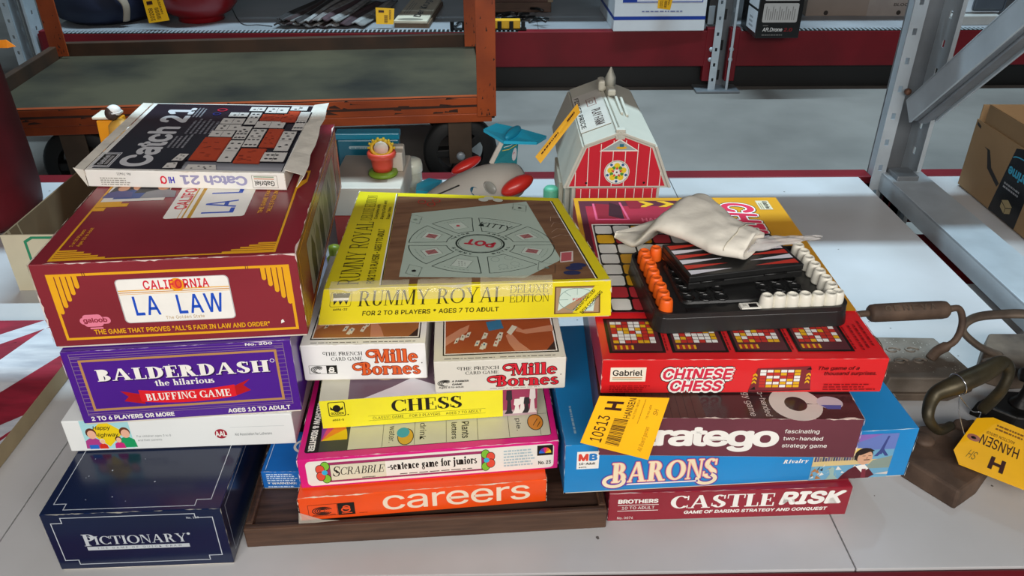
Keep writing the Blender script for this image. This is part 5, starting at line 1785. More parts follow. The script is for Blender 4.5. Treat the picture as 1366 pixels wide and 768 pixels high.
m = MB(); m.lathe([(0, 0), (.034, 0), (.036, .004), (.034, .010), (.02, .012), (0, .012)], M('7E9E28', .45, 0, .06, 9), (kx, ky, zt_ + .0004)); kb_ = m.build('knob_base', bt); kb_['label'] = 'green base of the knob'
m = MB(); m.lathe([(0, 0), (.023, 0), (.025, .012), (.027, .030), (.033, .034), (.035, .042), (.032, .048), (.026, .046), (.024, .038), (0, .036)], M('DC4A34', .42, 0, .06, 9), (kx, ky, zt_ + .0125)); m.build('pot', kb_)['label'] = 'red pot shaped knob'
m = MB()
YLG = M('E2BC28', .42, 0, .05, 9)
cz = zt_ + .066
m.tube([(kx + .024 * math.cos(t), ky + .004 + .006 * math.sin(t), cz + .017 * math.sin(t)) for t in [i * math.pi / 12 for i in range(24)]], .0045, YLG, 8, closed=True)
for t in [math.pi * k / 7 for k in range(8)]: m.tube([(kx + .026 * math.cos(t), ky + .004, cz + .019 * math.sin(t)), (kx + .033 * math.cos(t), ky + .004, cz + .026 * math.sin(t))], .003, YLG, 7)
m.lathe([(0, -.004), (.017, -.004), (.017, .004), (0, .004)], M('E6E0D0', .5), (kx, ky + .002, cz), (0, -1, 0), 18)
m.build('gear', kb_)['label'] = 'yellow toothed ring'

CUPM = M('E4E6D4', .35, 0, .04, 9, coat=.2)
c_ = PY(547, 240, 1.84)
cp = thing('plastic_cup', 'pale cream plastic cup beside the beige toy', 'cup', (-.232, 1.97, .0004), 0)
cp.scale = (1.06, 1.06, .72)
m = MB(); m.lathe([(0, 0), (.022, 0), (.0235, .003), (.0268, .13), (.0272, .135)], M('D2D6C4', .2, 0, .05, 9, alpha=.8), seg=28); m.build('body', cp)
m = MB(); m.lathe([(.0276, .1352), (.0285, .137), (.0285, .158), (.026, .174), (.018, .182), (0, .184)], CUPM, seg=28); m.build('lid', cp)
m = MB(); m.box(-.008, -.0285, .06, .008, -.0235, .085, M('C9CDB8', .4), .002); m.build('label_block', cp)

m = MB(); m.lathe([(0, 0), (.026, 0), (.027, .004), (.027, .10), (.02, .125), (.011, .135), (.011, .155), (0, .157)], M('7E8A1E', .4, 0, .08, 9), seg=22)
tag(m.build('toy_bottle', None, (-.335, 1.43, .0004)), 'olive green plastic bottle between the maroon and yellow boxes', 'bottle')

# toy aeroplane
PL = thing('toy_airplane', 'grey white toy airplane with teal tail and red engines, behind the yellow box', 'toy airplane', (0, 0, 0))
GW = M('B9B2A8', .45, 0, .06, 8)
nose, tail = PY(556, 262, 1.78), PY(686, 226, 1.94)
ctr_, axl = (nose + tail) / 2, (tail - nose)
L_ = axl.length; ax_ = axl.normalized()
m = MB()
prof = [(0.002, -.01), (.016, .01), (.032, .05), (.046, .10), (.054, .15), (.055, .19), (.050, .23), (.043, .262), (.036, .272), (0, .274)]
k_ = L_ / .26
dn = Vector((0, 0, -.028))
m.lathe([(r_ * 1.05, z_ * k_) for r_, z_ in prof], GW, nose + dn, ax_, 28)
m.build('fuselage', PL)
sdv = ax_.cross(Vector((0, 0, 1))).normalized()      # towards the camera side
if sdv.y > 0: sdv = -sdv
upn = sdv.cross(ax_); upn = upn if upn.z > 0 else -upn
# black stripe and windows
m = MB()
for (t_, h_, rr_) in ((.62, .012, .011), (.48, -.004, .0085)):
    c = nose + dn + ax_ * (t_ * L_)
    r_ = .0575 if t_ > .5 else .050
    p_ = c + (sdv * .88 + upn * .40).normalized() * r_
    n_ = (sdv * .88 + upn * .40).normalized()
    m.lathe([(0, .001), (rr_, .001), (rr_ * 1.15, .003), (rr_ * 1.2, .0), (rr_ * 1.2, -.004)], M('8E8C84', .3) if t_ > .5 else M('1E5A72', .3), p_, n_, 18, 1, 1.5)
m.build('window', PL)
m = MB()
pts_ = []
for i in range(9):
    t_ = .16 + .026 * i
    c = nose + dn + ax_ * (t_ * L_)
    r_ = .016 + .036 * min(1, (t_ * L_ / k_ / .12)) ** .9 * 1.0
    pts_.append(c + (sdv * .55 + upn * .84).normalized() * (r_ * 1.02))
m.tube(pts_, .0022, M('1E1A18', .5), 8); m.build('stripe', PL)
base_ = nose + dn + ax_ * (L_ * .96) + upn * .042
fint = [PY(658, 217, 1.93), PY(688, 219, 1.95), PY(690, 190, 1.96), PY(671, 189, 1.94)]
m = MB(); thk = Vector((.003, -.006, 0))
m.hexa([fint[0] + thk, fint[1] + thk, fint[0] - thk, fint[1] - thk, fint[3] + thk, fint[2] + thk, fint[3] - thk, fint[2] - thk], M('1F7A86', .4), .001)
f = Face(m, fint[0] + thk, fint[1] + thk, fint[2] + thk, fint[3] + thk, base=.0006); f.line([(.1, .62), (.45, .7), (.9, .95)], .002, ink('D8C040')); f.line([(.1, .78), (.4, .86), (.7, .98)], .002, ink('D8DCD8')); f.ell(.82, .5, .12, .3, ink('C8C4C8')); f.ell(.8, .45, .06, .15, ink('B04A5A'))
fin_ = m.build('fin', PL)
m = MB(); m.bar(PY(655, 218, 1.925), PY(669, 190, 1.935), .006, .012, M('C9C2B8', .45), .001); m.build('fin_spar', fin_)
CY = M('28B4D8', .38, 0, .06, 9)
sl = [PY(645, 174, 1.99), PY(662, 166, 2.02), PY(690, 172, 2.0), PY(729, 183, 1.97), PY(716, 191, 1.93), PY(672, 190, 1.92)]
m = MB()
up3 = Vector((0, 0, .004))
n6 = len(sl)
m.add([p + up3 for p in sl] + [p - up3 for p in sl], [list(range(n6))[::-1], [n6 + i for i in range(n6)]] + [[i, (i + 1) % n6, (i + 1) % n6 + n6, i + n6] for i in range(n6)], CY)
m.ell((sl[2] + sl[5]) / 2 + Vector((.006, 0, .008)), .012, .045, .013, M('1E93B4', .4), Matrix.Rotation(math.radians(-25), 3, 'Z')); m.build('tailplane', PL)
m = MB()
e_ = PY(690, 247, 1.86)
rotm = Matrix.Rotation(math.radians(-22), 3, 'Y') @ Matrix.Rotation(math.radians(20), 3, 'Z')
m.ell(e_, .046, .022, .021, M('C8281E', .35, 0, .06, 9, coat=.2), rotm); m.build('engine', PL)
m = MB(); m.ell(PY(622, 220, 1.98), .045, .020, .014, M('C8281E', .35, 0, .06, 9, coat=.2), rotm); m.build('engine', PL)
wl = [PY(555, 256, 1.86), PY(556, 247, 1.90), PY(572, 239, 1.95), PY(590, 242, 1.93), PY(580, 258, 1.84)]
m = MB(); m.add([p + up3 for p in wl] + [p - up3 for p in wl], [list(range(5))[::-1], [5, 6, 7, 8, 9]] + [[i, (i + 1) % 5, (i + 1) % 5 + 5, i + 5] for i in range(5)], CY); m.build('wing', PL)
m = MB(); m.lathe([(.022, 0), (.022, .004), (.010, .010), (.010, .08), (.02, .10), (0, .10)], GW, ((nose.x + tail.x) / 2, (nose.y + tail.y) / 2, .0004), seg=16); m.build('stand', PL)

# toy barn
BX0 = PY(754, 252, 1.6).x; BX1 = PY(891, 250, 1.6).x
bcx = (BX0 + BX1) / 2; bh = (BX1 - BX0) / 2
barn = thing('toy_barn', 'toy barn with red planked gable and cream gambrel roof behind the stack', 'toy barn', (bcx, 1.6, .0004))
CREAM = M('BDB9AA', .5, 0, .05, 8, .05)
BR2 = M('C4202E', .4, 0, .06, 8, coat=.15)
wl_ = bh * .86; e_z, b_z, a_z = .205, .300, .328
bk = bh * .66
D_ = .385
wallp = [(-wl_, 0), (wl_, 0), (wl_, e_z), (bk, b_z - .006), (0, a_z - .006), (-bk, b_z - .006), (-wl_, e_z)]
m = MB()
n_ = len(wallp)
m.add([(x, .012, z) for x, z in wallp] + [(x, D_ - .012, z) for x, z in wallp], [list(range(n_)), [2 * n_ - 1 - i for i in range(n_)]] + [[(i + 1) % n_, i, i + n_, (i + 1) % n_ + n_] for i in range(n_)], CREAM)
m.build('body', barn)
m = MB()
# red gable board
gp = [(-bh, e_z), (bh, e_z), (bk * 1.02, b_z), (0, a_z), (-bk * 1.02, b_z)]
m.add([(x, .0, z) for x, z in gp] + [(x, .011, z) for x, z in gp], [list(range(5)), [9, 8, 7, 6, 5]] + [[(i + 1) % 5, i, i + 5, (i + 1) % 5 + 5] for i in range(5)], CREAM)
f = Face(m, (-bh, 0, 0), (bh, 0, 0), (bh, 0, a_z), (-bh, 0, a_z))
ez, bz = e_z / a_z, b_z / a_z
f.poly([(.035, ez + .012), (.965, ez + .012), (.5 + .31, bz - .012), (.5, .985), (.5 - .31, bz - .012)], BR2)
WL = ink('E4E0D4')
for k in range(8):
    x = .09 + k * .117
    ytop = ez + .02 + (bz - ez - .035) * min(1, (x - .035) / .155) if x < .19 else (ez + .02 + (bz - ez - .035) * min(1, (.965 - x) / .155) if x > .81 else bz + (.98 - bz) * (1 - abs(x - .5) / .31) - .012)
    f.R(x, ez + .012, .007, max(.01, ytop - ez - .012), WL)
f.poly([(.31, .88), (.69, .88), (.5, .965)], WL); f.poly([(.34, .888), (.66, .888), (.5, .955)], ink('9AA4A0')); f.ell(.52, .905, .05, .010, ink('D8A82A')); f.R(.50, .91, .04, .02, ink('2A6A7A'))
f.circ(.49, .735, .0275, WL); f.circ(.49, .735, .0262, ink('4A6A4A')); f.circ(.49, .735, .0252, WL)
for k in range(5):
    a = math.radians(90 + 72 * k); r1 = .0185
    px, py = .49 + r1 * .8 * math.cos(a) / f.W, .735 + r1 * .8 * math.sin(a) / f.H
    f.circ(px, py, .0068, ink('E4C42A'), n=10)
    a2 = a + math.radians(36); px, py = .49 + .021 * math.cos(a2) / f.W, .735 + .021 * math.sin(a2) / f.H
    f.circ(px, py, .0032, ink('2A5A8A'), n=8)
    px, py = .49 + .012 * math.cos(a2) / f.W, .735 + .012 * math.sin(a2) / f.H
    f.circ(px, py, .0042, ink('4A8A3A'), n=8)
st = [(.49 + (.0135 if k % 2 == 0 else .006) * math.cos(math.radians(90 + 36 * k)) / f.W, .735 + (.0135 if k % 2 == 0 else .006) * math.sin(math.radians(90 + 36 * k)) / f.H) for k in range(10)]
f.poly(st, ink('C8343A')); f.circ(.49, .735, .0065, WL); f.circ(.49, .735, .002, K_)
f.circ(.20, ez + .035, .0025, K_); f.circ(.76, ez + .035, .0025, K_)
m.build('gable', barn)
m = MB(); m.box(-wl_ * .92, .004, 0, wl_ * .92, .0115, e_z - .003, BR2, .001)
f = Face(m, (-wl_ * .92, .004, 0), (wl_ * .92, .004, 0), (wl_ * .92, .004, e_z), (-wl_ * .92, .004, e_z))
for k in range(9): f.R(.06 + k * .11, 0, .008, .98, WL)
m.build('front_wall', barn)['label'] = 'red front wall with white lines'
m = MB(); m.box(-.010, -.004, a_z - .012, .010, .012, a_z + .010, CREAM, .001); m.box(-.0055, -.0055, a_z - .008, .0055, -.004, a_z + .006, M('B8B6A8', .5), .0005); m.build('ridge_cap', barn)
for (xa, za, xb, zb) in ((-bh, e_z, -bk, b_z), (-bk, b_z, 0, a_z), (0, a_z, bk, b_z), (bk, b_z, bh, e_z)):
    m = MB()
    dx, dz = xb - xa, zb - za
    l_ = math.hypot(dx, dz); nx, nz = -dz / l_ * .006, dx / l_ * .006
    y0_, y1_ = -.006, D_ + .006
    m.hexa([(xa, y0_, za), (xb, y0_, zb), (xa, y1_, za), (xb, y1_, zb), (xa + nx, y0_, za + nz), (xb + nx, y0_, zb + nz), (xa + nx, y1_, za + nz), (xb + nx, y1_, zb + nz)], CREAM, .0015)
    m.build('roof_panel', barn)
m = MB(); m.box(-.016, D_ - .10, a_z + .004, .004, D_ - .06, a_z + .030, CREAM, .006); m.box(.002, D_ - .14, a_z + .0045, .022, D_ - .05, a_z + .02, CREAM, .004)
m.lathe([(0, 0), (.013, 0), (.013, .02), (.002, .045), (0, .046)], M('A8A69A', .5), (.012, D_ - .10, a_z + .018), seg=4); m.build('cupola', barn)
m = MB(); m.bar((-.006, .02, a_z + .006), (-.006, D_ - .16, a_z + .006), .006, .004, CREAM, .001)
m.bar((.020, D_ - .15, a_z + .006), (.020, D_ - .26, a_z + .002), .006, .006, CREAM, .001); m.bar((.032, D_ - .15, a_z + .004), (.032, D_ - .26, a_z - .003), .006, .006, CREAM, .001); m.build('ridge_rail', barn)
m = MB(); m.box(-wl_ - .012, .05, .10, -wl_ - .0004, .30, .19, CREAM, .003); m.box(-wl_ - .022, .09, .12, -wl_ - .0125, .25, .18, M('BDB6A2', .55), .002); m.build('side_shutter', barn)
m = MB()
# paper sticker on the roof slope
d0, d1 = Vector((-bk, 0, b_z)), Vector((0, 0, a_z))
nrm_ = Vector((-(a_z - b_z), 0, bk)).normalized() * .0075
e0_, e1_ = Vector((-bh, 0, e_z)), Vector((-bk, 0, b_z))
n2_ = Vector((-(b_z - e_z), 0, (bh - bk))).normalized() * .0075
lo_ = e0_.lerp(e1_, .35)
pts6 = [lo_ + Vector((0, .12, 0)) + n2_, lo_ + Vector((0, .30, 0)) + n2_, e1_ + Vector((0, .30, 0)) + n2_, e1_ + Vector((0, .12, 0)) + n2_]
STK = M('CFC8BC', .3, 0, .06, 12, coat=.3)
u_, v_ = d0 + Vector((0, .06, 0)) + nrm_, d1.lerp(d0, .12) + Vector((0, .06, 0)) + nrm_
m.hexa([u_, v_, u_ + Vector((0, .25, 0)), v_ + Vector((0, .25, 0))] + [p + nrm_ * .08 for p in (u_, v_, u_ + Vector((0, .25, 0)), v_ + Vector((0, .25, 0)))], STK, 0)
f = Face(m, u_ + nrm_ * .08, v_ + nrm_ * .08, v_ + nrm_ * .08 + Vector((0, .25, 0)), u_ + nrm_ * .08 + Vector((0, .25, 0)), base=.0004)
f.T(sans('FISHER PRICE', .01), .06, .08, .16, .86, K_, 270); f.T(sans('PLAY FARM', .01), .52, .05, .30, .42, ink('4A3A38'), 270); f.frame(.45, .60, .3, .2, .0018, ink('8A5A50')); f.ring(.6, .7, .06, .05, .0015, ink('8A5A50'))
m.build('price_sticker', barn)['label'] = 'clear handwritten sticker on the roof'
q = [PY(714, 209, 1.62), PY(721, 218, 1.615), PY(774, 150, 1.72), PY(770, 138, 1.725)]
m = MB(); nq = Vector((0, -.0006, .0003)); m.hexa([q[0] + nq, q[1] + nq, q[0] - nq, q[1] - nq, q[3] + nq, q[2] + nq, q[3] - nq, q[2] - nq], M('D89A1E', .5, 0, .06, 12), 0)
f = Face(m, q[0] + nq, q[1] + nq, q[2] + nq, q[3] + nq, base=.0004); f.words(.3, .1, .3, .5, 1, BR_, 90, 3); f.words(.3, .72, .4, .2, 1, BR_, 90, 5)
o = m.build('auction_tag'); tag(o, 'narrow orange auction tag hanging by the roof of the toy barn', 'tag')
gx = PY(735, 256, 1.72)
m = MB(); m.lathe([(0, 0), (.016, 0), (.018, .004), (.018, gx.z + .006), (.014, gx.z + .012), (0, gx.z + .012)], M('5AAE8C', .45), seg=18)
tag(m.build('toy_peg', None, (gx.x, 1.72, .0004)), 'mint green toy peg left of the toy barn', 'toy')

# ------------------------------------------------------------------ orange cart in the aisle
ORG = M('B4501C', .5, .15, 0, 5, .15, hex2='8A3A16', detail=6)
RUST = M('4A2A1C', .75, .2, 0, 9, .3, hex2='2E1C16')
DKS = M('24231F', .55, .1, 0, 2.6, .2, hex2='524C3A', detail=9, lo=.36, hi=.74, spec=.3)
BLKW = M('141413', .6, 0, .2, 12, .2)
cart = thing('platform_cart', 'worn orange steel platform cart with dark deck and big black casters', 'cart', (-1.765, 2.572, FLOOR), math.radians(4.6))
CW_, CD_ = 1.760, .80
z_ = -FLOOR
m = MB(); m.box(.03, .03, z_ + .035, CW_ - .03, CD_ - .03, z_ + .052, DKS, .002)
f = Face(m, (.03, .03, z_ + .052), (CW_ - .03, .03, z_ + .052), (CW_ - .03, CD_ - .03, z_ + .052), (.03, CD_ - .03, z_ + .052))
rg = random.Random(9)
for i in range(0):
    a, b = rg.uniform(.03, .42), rg.uniform(.1, .9)
    f.poly([(a + .035 * rg.uniform(.5, 1) * math.cos(t * .9), b + .05 * rg.uniform(.4, 1) * math.sin(t * .9)) for t in range(7)], ink(('5E5842', '6A6248', '4A463A')[i % 3], .6))
for i in range(0):
    a, b = rg.uniform(.4, .96), rg.uniform(.1, .9)
    f.poly([(a + .04 * rg.uniform(.4, 1) * math.cos(t * .9), b + .03 * rg.uniform(.4, 1) * math.sin(t * .9)) for t in range(7)], ink(('4C4A42', '35332F')[i % 2], .6))
m.build('deck', cart)
for nm, a in (('front_rail', (0, 0, z_ + .008, CW_, .03, z_ + .068)), ('back_rail', (0, CD_ - .03, z_ - .02, CW_, CD_, z_ + .105)), ('side_rail', (0, .0305, z_ - .02, .028, CD_ - .0305, z_ + .10)), ('side_rail', (CW_ - .028, .0305, z_ - .02, CW_, CD_ - .0305, z_ + .07))):
    m = MB(); m.box(*a, ORG if nm == 'front_rail' else M('4A3222', .6, .2, 0, 6, .2, hex2='33261C'), .003)
    if nm == 'front_rail':
        m.box(.012, .006, z_ - .024, CW_ - .012, .05, z_ + .0075, ORG, .003)
        f = Face(m, (0, 0, z_ + .008), (CW_, 0, z_ + .008), (CW_, 0, z_ + .068), (0, 0, z_ + .068))
        f.poly([(0.02, .45), (.3, .5), (.62, .35), (.99, .42), (.99, .56), (.6, .5), (.3, .62), (.02, .6)], RUST); f.R(0, .97, 1, .06, RUST)
        for i in range(46):
            x, y = rg.random(), rg.uniform(.05, .95)
            f.poly([(x, y), (x + rg.uniform(.003, .03), y + rg.uniform(-.05, .05)), (x + rg.uniform(.003, .03), y + rg.uniform(.02, .2)), (x + .002, y + .1)], RUST)
    m.build(nm, cart)


def post(x, y, z0, z1, sx, sy):
    m = MB()
    m.box(x, y, z0, x + .066, y + .008, z1, ORG, .001)
    m.box(x if sx < 0 else x + .058, y + .0085, z0, (x + .008) if sx < 0 else x + .066, y + .066, z1, ORG, .001)
    f = Face(m, (x, y, z0), (x + .066, y, z0), (x + .066, y, z1), (x, y, z1))
    for i in range(26):
        a, b = rg.uniform(.05, .9), rg.random() ** 2.2 * .7
        f.poly([(a, b), (a + rg.uniform(.02, .1), b + rg.uniform(0, .006)), (a + rg.uniform(.0, .08), b + rg.uniform(.004, .02))], RUST)
    m.build('post', cart)


post(CW_ - .064, -.009, z_ - .0, z_ + 1.0, 1, 1)
post(CW_ - .072, CD_ - .06, z_ + .06, z_ + 1.0, 1, 1)
post(.002, CD_ - .062, z_ + .06, z_ + 1.0, -1, 1)
for i, (x, y) in enumerate(((.30, .10), (CW_ - .125, .10), (.30, CD_ - .14), (CW_ - .125, CD_ - .14))):
    R_ = .136
    cw = thing('c', 'c', 'c') if False else None
    m = MB()
    o_ = Vector((x, y, R_ + .0004))
    m.lathe([(R_ * .62, -.028), (R_ * .92, -.03), (R_, -.018), (R_, .018), (R_ * .92, .03), (R_ * .62, .028), (R_ * .62, -.028)], BLKW, o_, (0, 1, 0), 40)
    for k in range(5):
        a = math.radians(90 + 72 * k + 20)
        m.bar(o_ + Vector((math.cos(a) * .02, 0, math.sin(a) * .02)), o_ + Vector((math.cos(a) * R_ * .66, 0, math.sin(a) * R_ * .66)), .03, .045, BLKW, .004, up=(0, 1, 0))
    m.lathe([(0, -.034), (.04, -.034), (.042, .0), (.04, .034), (0, .034)], BLKW, o_, (0, 1, 0), 24)
    mw = m
    m = MB()
    FK = M('5A4A3C', .55, .4, .15, 9, .2)
    for s in (-1, 1):
        m.box(x - .042, y + s * .045 - .004, R_ - .03, x + .042, y + s * .045 + .004, z_ - .025, FK, .002)
    m.box(x - .06, y - .06, z_ - .034, x + .06, y + .06, z_ - .0255, FK, .002)
    fo_ = m.build('caster_fork', cart)
    mw.build('caster_wheel', fo_)
    m = MB(); m.lathe([(0, 0), (.016, 0), (.016, .008), (.009, .012), (0, .012)], STEEL, (x, y - .049, R_), (0, -1, 0), 10); m.build('axle_bolt', fo_)

# ------------------------------------------------------------------ things on the far shelf
BOWL = M('8A0D16', .3, 0, .08, 7, coat=.12)
m = MB()
m.lathe([(0, 0), (.108, 0), (.114, .004), (.112, .02), (.118, .028), (.155, .045), (.19, .085), (.214, .14), (.226, .20), (.230, .26), (.222, .262), (.205, .20), (.17, .10), (.10, .05), (0, .045)], BOWL, seg=48)
bc = P(260, 33, 0)
tag(m.build('bowl', None, (bc.x, 4.28, .0014)), 'glossy dark red footed bowl on the far shelf', 'bowl')


def hangtag(q, label, num, y0=.1):
    pn = (q[1] - q[0]).cross(q[3] - q[0])
    ry_ = q[2] - Vector((0, 0, CAM_H))
    q[2] = Vector((0, 0, CAM_H)) + ry_ * ((q[0] - Vector((0, 0, CAM_H))).dot(pn) / ry_.dot(pn))
    m = MB(); nq = Vector((0, -.001, 0))
    m.hexa([q[0] + nq, q[1] + nq, q[0] - nq, q[1] - nq, q[3] + nq, q[2] + nq, q[3] - nq, q[2] - nq], TAGY, 0)
    f = Face(m, q[0] + nq, q[1] + nq, q[2] + nq, q[3] + nq, base=.0006)
    if num: f.T(sans(num, .01), .14, .08, .22, .5, BR_, 90)
    for i in range(12): f.R(.46, .1 + i * .04, .2, .022 if i % 3 else .012, BR_)
    f.R(.15, .72, .3, .14, BR_); f.T(sans('HANSEN', .01), .72, .3, .12, .6, BR_, 90)
    tag(m.build('auction_tag'), label, 'tag')


hangtag([PY(199, 31, 4.03), PY(226, 27, 4.03), PY(215, -6, 4.03), PY(190, -2, 4.03)], 'orange auction tag numbered 10208 beside the red bowl', '10208')
NV = M('0D1630', .65, 0, .2, 4, .3)
bagb = thing('duffel_bag', 'navy blue fabric bag with beige strap on the far shelf', 'bag', (-2.02, 4.42, .0014))
m = MB()
prof = [(0, .0), (.22, .0), (.27, .03), (.29, .10), (.28, .2), (.24, .28), (.15, .33), (0, .34)]
m.lathe(prof, NV, seg=40, sx=.98, sy=1.25)
m.build('body', bagb)
m = MB(); m.tube(smooth([(.06, -.30, .33), (.12, -.345, .22), (.19, -.32, .12), (.175, -.31, .03)]), .022, M('9A8A78', .8), 10, flat=.3); m.build('strap', bagb)['label'] = 'beige strap'

rug0, rug1 = P(365, 40, 0), P(487, 38, 0)
rg_ = thing('striped_rug', 'folded dark grey and brown striped rug on the far shelf', 'rug', (0, 0, 0))
stripes = ('2E2A2A', '4A4646', '3A2A2A', '6E6C6A', '2A2424', '55504E', '8A8886', '3A2C2C', '77716E', '8E8C8A', '4A3438', '3E2C30', '8A8886', '767472')
for lay in range(2):
    m = MB()
    ns = len(stripes)
    x0_, x1_ = rug0.x + .0 + lay * .02, rug1.x + (.0 if lay == 0 else -.12)
    for s in range(ns):
        vs, fs = [], []
        for i in range(7):
            u = (s + i / 6) / ns
            for j in range(13):
                v = j / 12
                zz = .004 + lay * .022 + .010 * (1 + math.sin(u * 44 + lay)) * (1 - .5 * v) * .5 + .006 * math.sin(u * 9 + v * 4 + lay) + .0145
                vs.append((x0_ + (x1_ - x0_) * u + .10 * v, 4.05 + .012 * math.sin(u * 30) + v * .62, zz))
        for i in range(6):
            for j in range(12):
                a = i * 13 + j
                fs.append([a, a + 13, a + 14, a + 1])
        m.add(vs, fs, M(stripes[s], .85, 0, .18, 25, .3), True)
    o = m.build('fold', rg_)
    sdm = o.modifiers.new('pile', 'SOLIDIFY'); sdm.thickness = .008; sdm.offset = -1
m = MB(); m.tube(smooth([P(308, 8, .003), P(322, 31, .004), P(345, 33, .0045), P(363, 35, .0045)]), .0022, M('3A3A3E', .6), 6)
tag(m.build('cord', None), 'thin dark cord lying left of the striped rug', 'cord')
bk0, bk1 = P(527, 36, 0), P(568, 36, 0)
bkk = thing('plaque', 'cream lettered wooden plaque with brown edge on the far shelf', 'plaque', (bk0.x, 4.07, .0014), math.radians(-4))
pw_ = bk1.x - bk0.x
m = MB(); m.box(0, 0, 0, pw_ + .02, .55, .022, M('6A5440', .6), .002); m.build('back', bkk)
m = MB(); m.box(-.002, -.004, .0224, pw_ + .012, .55, .036, M('C9BDA6', .6, 0, .08, 9), .003)
f = Face(m, (0, 0, .036), (pw_, 0, .036), (pw_, .55, .036), (0, .55, .036)); f.T(sans('Der Krug', .02, .2), .52, .14, .32, .8, ink('3A3430'), 90); f.words(.12, .3, .25, .6, 3, ink('8A8070'), 90, 3); f.ell(.5, .05, .42, .05, ink('8A8272'))
m.build('face_board', bkk)
hangtag([PY(502, 32, 4.04), PY(525, 32.5, 4.04), PY(526, 11.5, 4.05), PY(501, 10, 4.05)], 'square orange auction tag leaning on the cream plaque', '')
# toy track
tk = thing('toy_track', 'yellow and black toy track piece with tangled black links, on the far shelf', 'toy', (0, 0, 0))
t0, t1 = P(655, 40, .0), P(694, 39, .0)
m = MB(); m.box(t0.x - .03, t0.y - .01, .0065, t1.x, t0.y + .03, .05, M('E0A81E', .45), .005); m.build('yellow_bar', tk)
m = MB()
for i in range(7):
    x = t0.x - .20 + i * .058
    m.box(x, t0.y - .018, .0014, x + .02, t0.y - .0105, .045, BLK2, .002)
m.box(t0.x - .20, t0.y - .016, .0014, t1.x + .03, t0.y + .03, .006, BLK2, .001)
m.build('teeth', tk)
m = MB()
rg = random.Random(31)
for i in range(22):
    x, y = t0.x - .17 + rg.uniform(0, .42), t0.y + .06 + rg.uniform(0, .26)
    a = rg.uniform(0, 3.1)
    z0_ = .009 + .012 * (i % 3)
    m.tube([(x - .04 * math.cos(a), y - .05 * math.sin(a), z0_), (x, y, z0_ + .006), (x + .04 * math.cos(a), y + .05 * math.sin(a), z0_)], .0065, BLK2, 7)
m.build('links', tk)
w0, w1 = P(640, 17, 0), P(735, 16, 0)
wc = thing('wooden_case', 'dark brown wooden case on the far shelf behind the toy track', 'case', (w0.x, 4.42, .0014))
ww_ = w1.x - w0.x
m = MB(); m.box(0, 0, 0, ww_, .34, .052, WOOD, .004); m.build('tray', wc)
m = MB(); m.box(-.006, -.008, .0525, ww_ + .006, .348, .10, M('4E3226', .5, 0, .2, 7, stretch=(1, 9, 9)), .004); m.box(ww_ - .02, -.010, .053, ww_ + .008, .0, .098, M('8A7A62', .5), .002); m.build('lid', wc)

# white box with blue stripes
wb0, wb1 = P(818, 42.5, 0), P(938, 40.5, 0)
wbx = thing('carton', 'white carton with blue stripe and blue panel at the edge of the far shelf', 'box', (wb0.x, 3.975, .0014), math.radians(1))
WBX = M('DCE0E4', .5, 0, .03, 8); BLS = ink('1F3F9A')
w_, d_, h_ = (wb1 - wb0).length, .50, .34
m = MB(); m.box(0, 0, 0, w_, d_, h_, WBX, .002)
for f in (Face(m, (0, 0, 0), (w_, 0, 0), (w_, 0, h_), (0, 0, h_)), Face(m, (0, d_, 0), (0, 0, 0), (0, 0, h_), (0, d_, h_))):
    f.R(0, .155, 1, .05, BLS)
f = Face(m, (0, 0, 0), (w_, 0, 0), (w_, 0, h_), (0, 0, h_), base=.0006)
f.frame(.09, .40, .86, .55, .004, BLS); f.R(.09, .40, .15, .5, BLS); f.words(.3, .265, .44, .03, 1, ink('6A74A0'), seed=3, ragged=False)
m.build('body', wbx)
m = MB(); m.box(-.004, -.004, h_ + .0004, w_ + .004, d_ + .004, h_ + .02, WBX, .003); m.build('lid', wbx)
hangtag([PY(877, 11, 3.965), PY(894, 13, 3.965), PY(899, -8, 3.965), PY(879, -8, 3.965)], 'small orange auction tag on the white carton', '10201')
g0 = P(940, 32, 0)
m = MB(); m.box(0, 0, 0, .10, .40, .30, M('4A4644', .6, 0, .1, 6), .003); m.box(-.001, -.002, .0, .03, .0, .09, M('B8C4CC', .5), .001)
tag(m.build('carton', None, (g0.x + .01, 4.12, .0014)), 'narrow dark grey carton between the white carton and the post', 'box')

# black quadcopter box hanging over the edge
d0, d1 = P(1007, 52, 0), P(1064, 51.5, 0)
dr = thing('carton', 'black carton with white side panels overhanging the far shelf edge', 'box', (d0.x, d0.y, .0034), math.radians(0))
w_, d_, h_ = d1.x - d0.x, .26, .36
BKB = M('161616', .3, 0, .1, 9, coat=.25)
m = MB(); m.box(0, 0, 0, w_, d_, h_, BKB, .002)
f = Face(m, (0, 0, 0), (w_, 0, 0), (w_, 0, h_), (0, 0, h_))
PN = ink('B8B4B0')
f.RR(.10, .20, .80, .24, .008, PN); f.RR(.10, .47, .80, .22, .008, PN); f.RR(.10, .72, .80, .22, .008, PN)
for i in range(14): f.R(.16 + i * .05, .23, .022, .17 - .03 * (i % 3), ink('8A8682'))
f.words(.2, .49, .6, .05, 1, ink('6A6662'), seed=3)
f.T(sans('AR.Drone', .02, .15), .14, .085, .46, .05, ink('D8D4D0')); f.T(sans('2.0', .02, .15), .63, .085, .2, .045, ink('8A1A20')); f.words(.14, .035, .5, .025, 1, ink('7A7672'), seed=6); f.words(.14, .155, .12, .02, 1, ink('7A7672'), seed=2)
f = Face(m, (0, d_, 0), (0, 0, 0), (0, 0, h_), (0, d_, h_))
